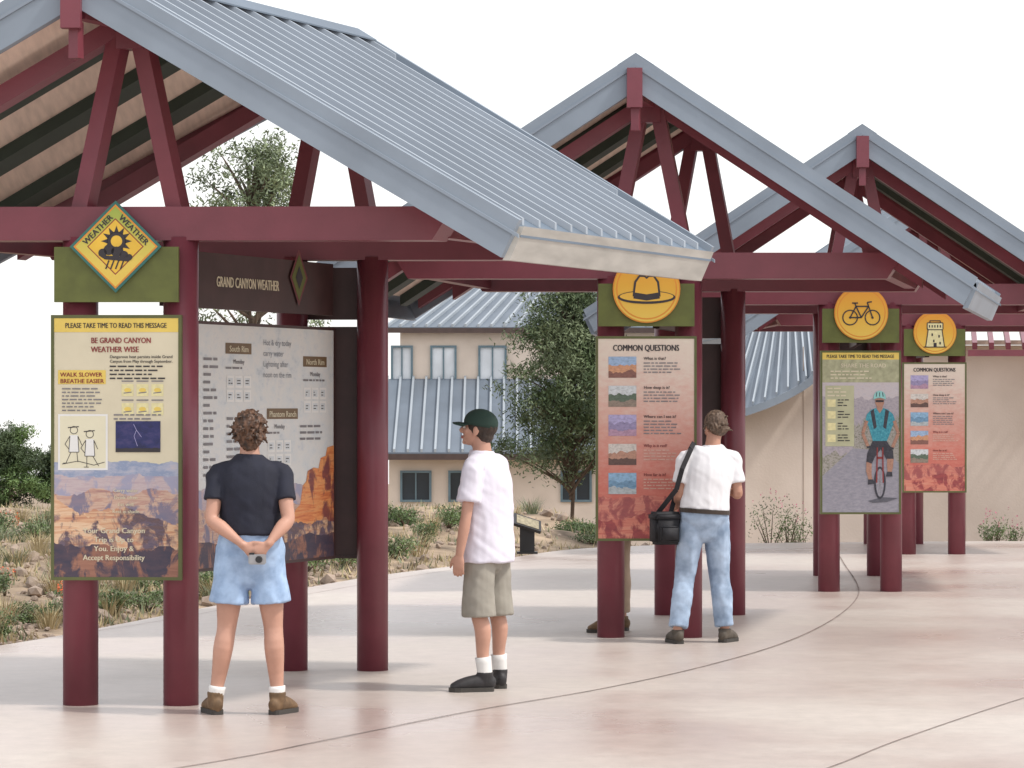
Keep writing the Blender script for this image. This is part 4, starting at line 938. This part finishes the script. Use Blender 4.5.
rf=mk('roof',bm,[roofb,ribb],E)
bm=bmesh.new()
for a,b_ in zip(lo[:-1],lo[1:]): bar(bm,a-V((0,.03,.06)),b_-V((0,.03,.06)),.05,.11)
mk('roof_trim',bm,fasc,rf)
bm=bmesh.new(); box(bm,S(12.6,44.9,2.66),(15.2,.4,.06)); mk('coping',bm,M('coping_tan',(.48,.38,.32),.8),E)
E=empty('pergola',(9,44.0,2.45),'maroon slatted pergola edge in front of stucco wall','pergola')
for i in range(20):
    bm=bmesh.new(); bar(bm,V((-2.35+i*.24,-.9,.12)),V((-2.0+i*.24,1.6,.55)),.07,.10); mk('slat',bm,maroon,E)
bm=bmesh.new(); bar(bm,(-2.45,-.9,.02),(3.2,-.9,.02),.08,.09); mk('beam',bm,maroon,E)
bm=bmesh.new(); bar(bm,(-2.1,1.5,.44),(3.4,1.5,.44),.08,.10); mk('beam',bm,maroon,E)
E=empty('exhibit_stand',(.175,34.6,0),'low black stand with slanted dark interpretive panel','sign')
bm=bmesh.new(); box(bm,(0,0,.163),(.17,.1,.276)); box(bm,(0,0,.012),(.24,.18,.024)); mk('pedestal',bm,black,E)
bm=bmesh.new(); Rx=Matrix.Rotation(math.radians(28),3,'X')@Matrix.Rotation(math.radians(20),3,'Y'); box(bm,(0,0,.35),(.33,.24,.035),Rx); mk('panel_frame',bm,black,E)
bm=bmesh.new(); box(bm,V((0,0,.35))+Rx@V((0,0,.020)),(.27,.18,.006),Rx); mk('panel',bm,M('print_tan',(.30,.26,.17),.5,var=.3,scale=30),E)
# ---------------------------------------------------------------- world, sun, camera
w=bpy.data.worlds.new('World'); scene.world=w; w.use_nodes=True; N=w.node_tree.nodes; Lk=w.node_tree.links
bg=N['Background']; out=N['World Output']
tc=N.new('ShaderNodeTexCoord'); sp=N.new('ShaderNodeSeparateXYZ'); Lk.new(tc.outputs['Generated'],sp.inputs[0])
mxx=N.new('ShaderNodeMath'); mxx.operation='MAXIMUM'; mxx.inputs[1].default_value=.03; Lk.new(sp.outputs[2],mxx.inputs[0])
cb=N.new('ShaderNodeCombineXYZ'); Lk.new(sp.outputs[0],cb.inputs[0]); Lk.new(sp.outputs[1],cb.inputs[1]); Lk.new(mxx.outputs[0],cb.inputs[2])
sk=N.new('ShaderNodeTexSky'); sk.sky_type='NISHITA'; sk.sun_disc=False
sd=V((.56,-.16,.80)).normalized(); sk.sun_elevation=math.asin(sd.z); sk.sun_rotation=math.atan2(sd.x,sd.y); sk.dust_density=3
Lk.new(cb.outputs[0],sk.inputs[0]); Lk.new(sk.outputs[0],bg.inputs[0]); bg.inputs[1].default_value=.06
b2=N.new('ShaderNodeBackground'); b2.inputs[0].default_value=(1,.985,.97,1); b2.inputs[1].default_value=1.05
ad=N.new('ShaderNodeAddShader'); Lk.new(bg.outputs[0],ad.inputs[0]); Lk.new(b2.outputs[0],ad.inputs[1]); Lk.new(ad.outputs[0],out.inputs[0])
l=bpy.data.lights.new('sun','SUN'); l.energy=2.6; l.angle=math.radians(4); l.color=(1,.95,.88); so=bpy.data.objects.new('sun',l); link(so)
so.rotation_euler=sd.to_track_quat('Z','Y').to_euler(); so.location=(5,5,20)
cm=bpy.data.cameras.new('camera'); co=bpy.data.objects.new('view_camera',cm); link(co)
co.location=(0,0,1.68); co.rotation_euler=(math.pi/2,0,0); cm.sensor_width=36; cm.lens=3000/1024*36; cm.shift_y=24/1024; cm.clip_start=.1; cm.clip_end=6000
scene.camera=co
scene.view_settings.view_transform='Standard'; scene.view_settings.look='None'; scene.view_settings.exposure=0
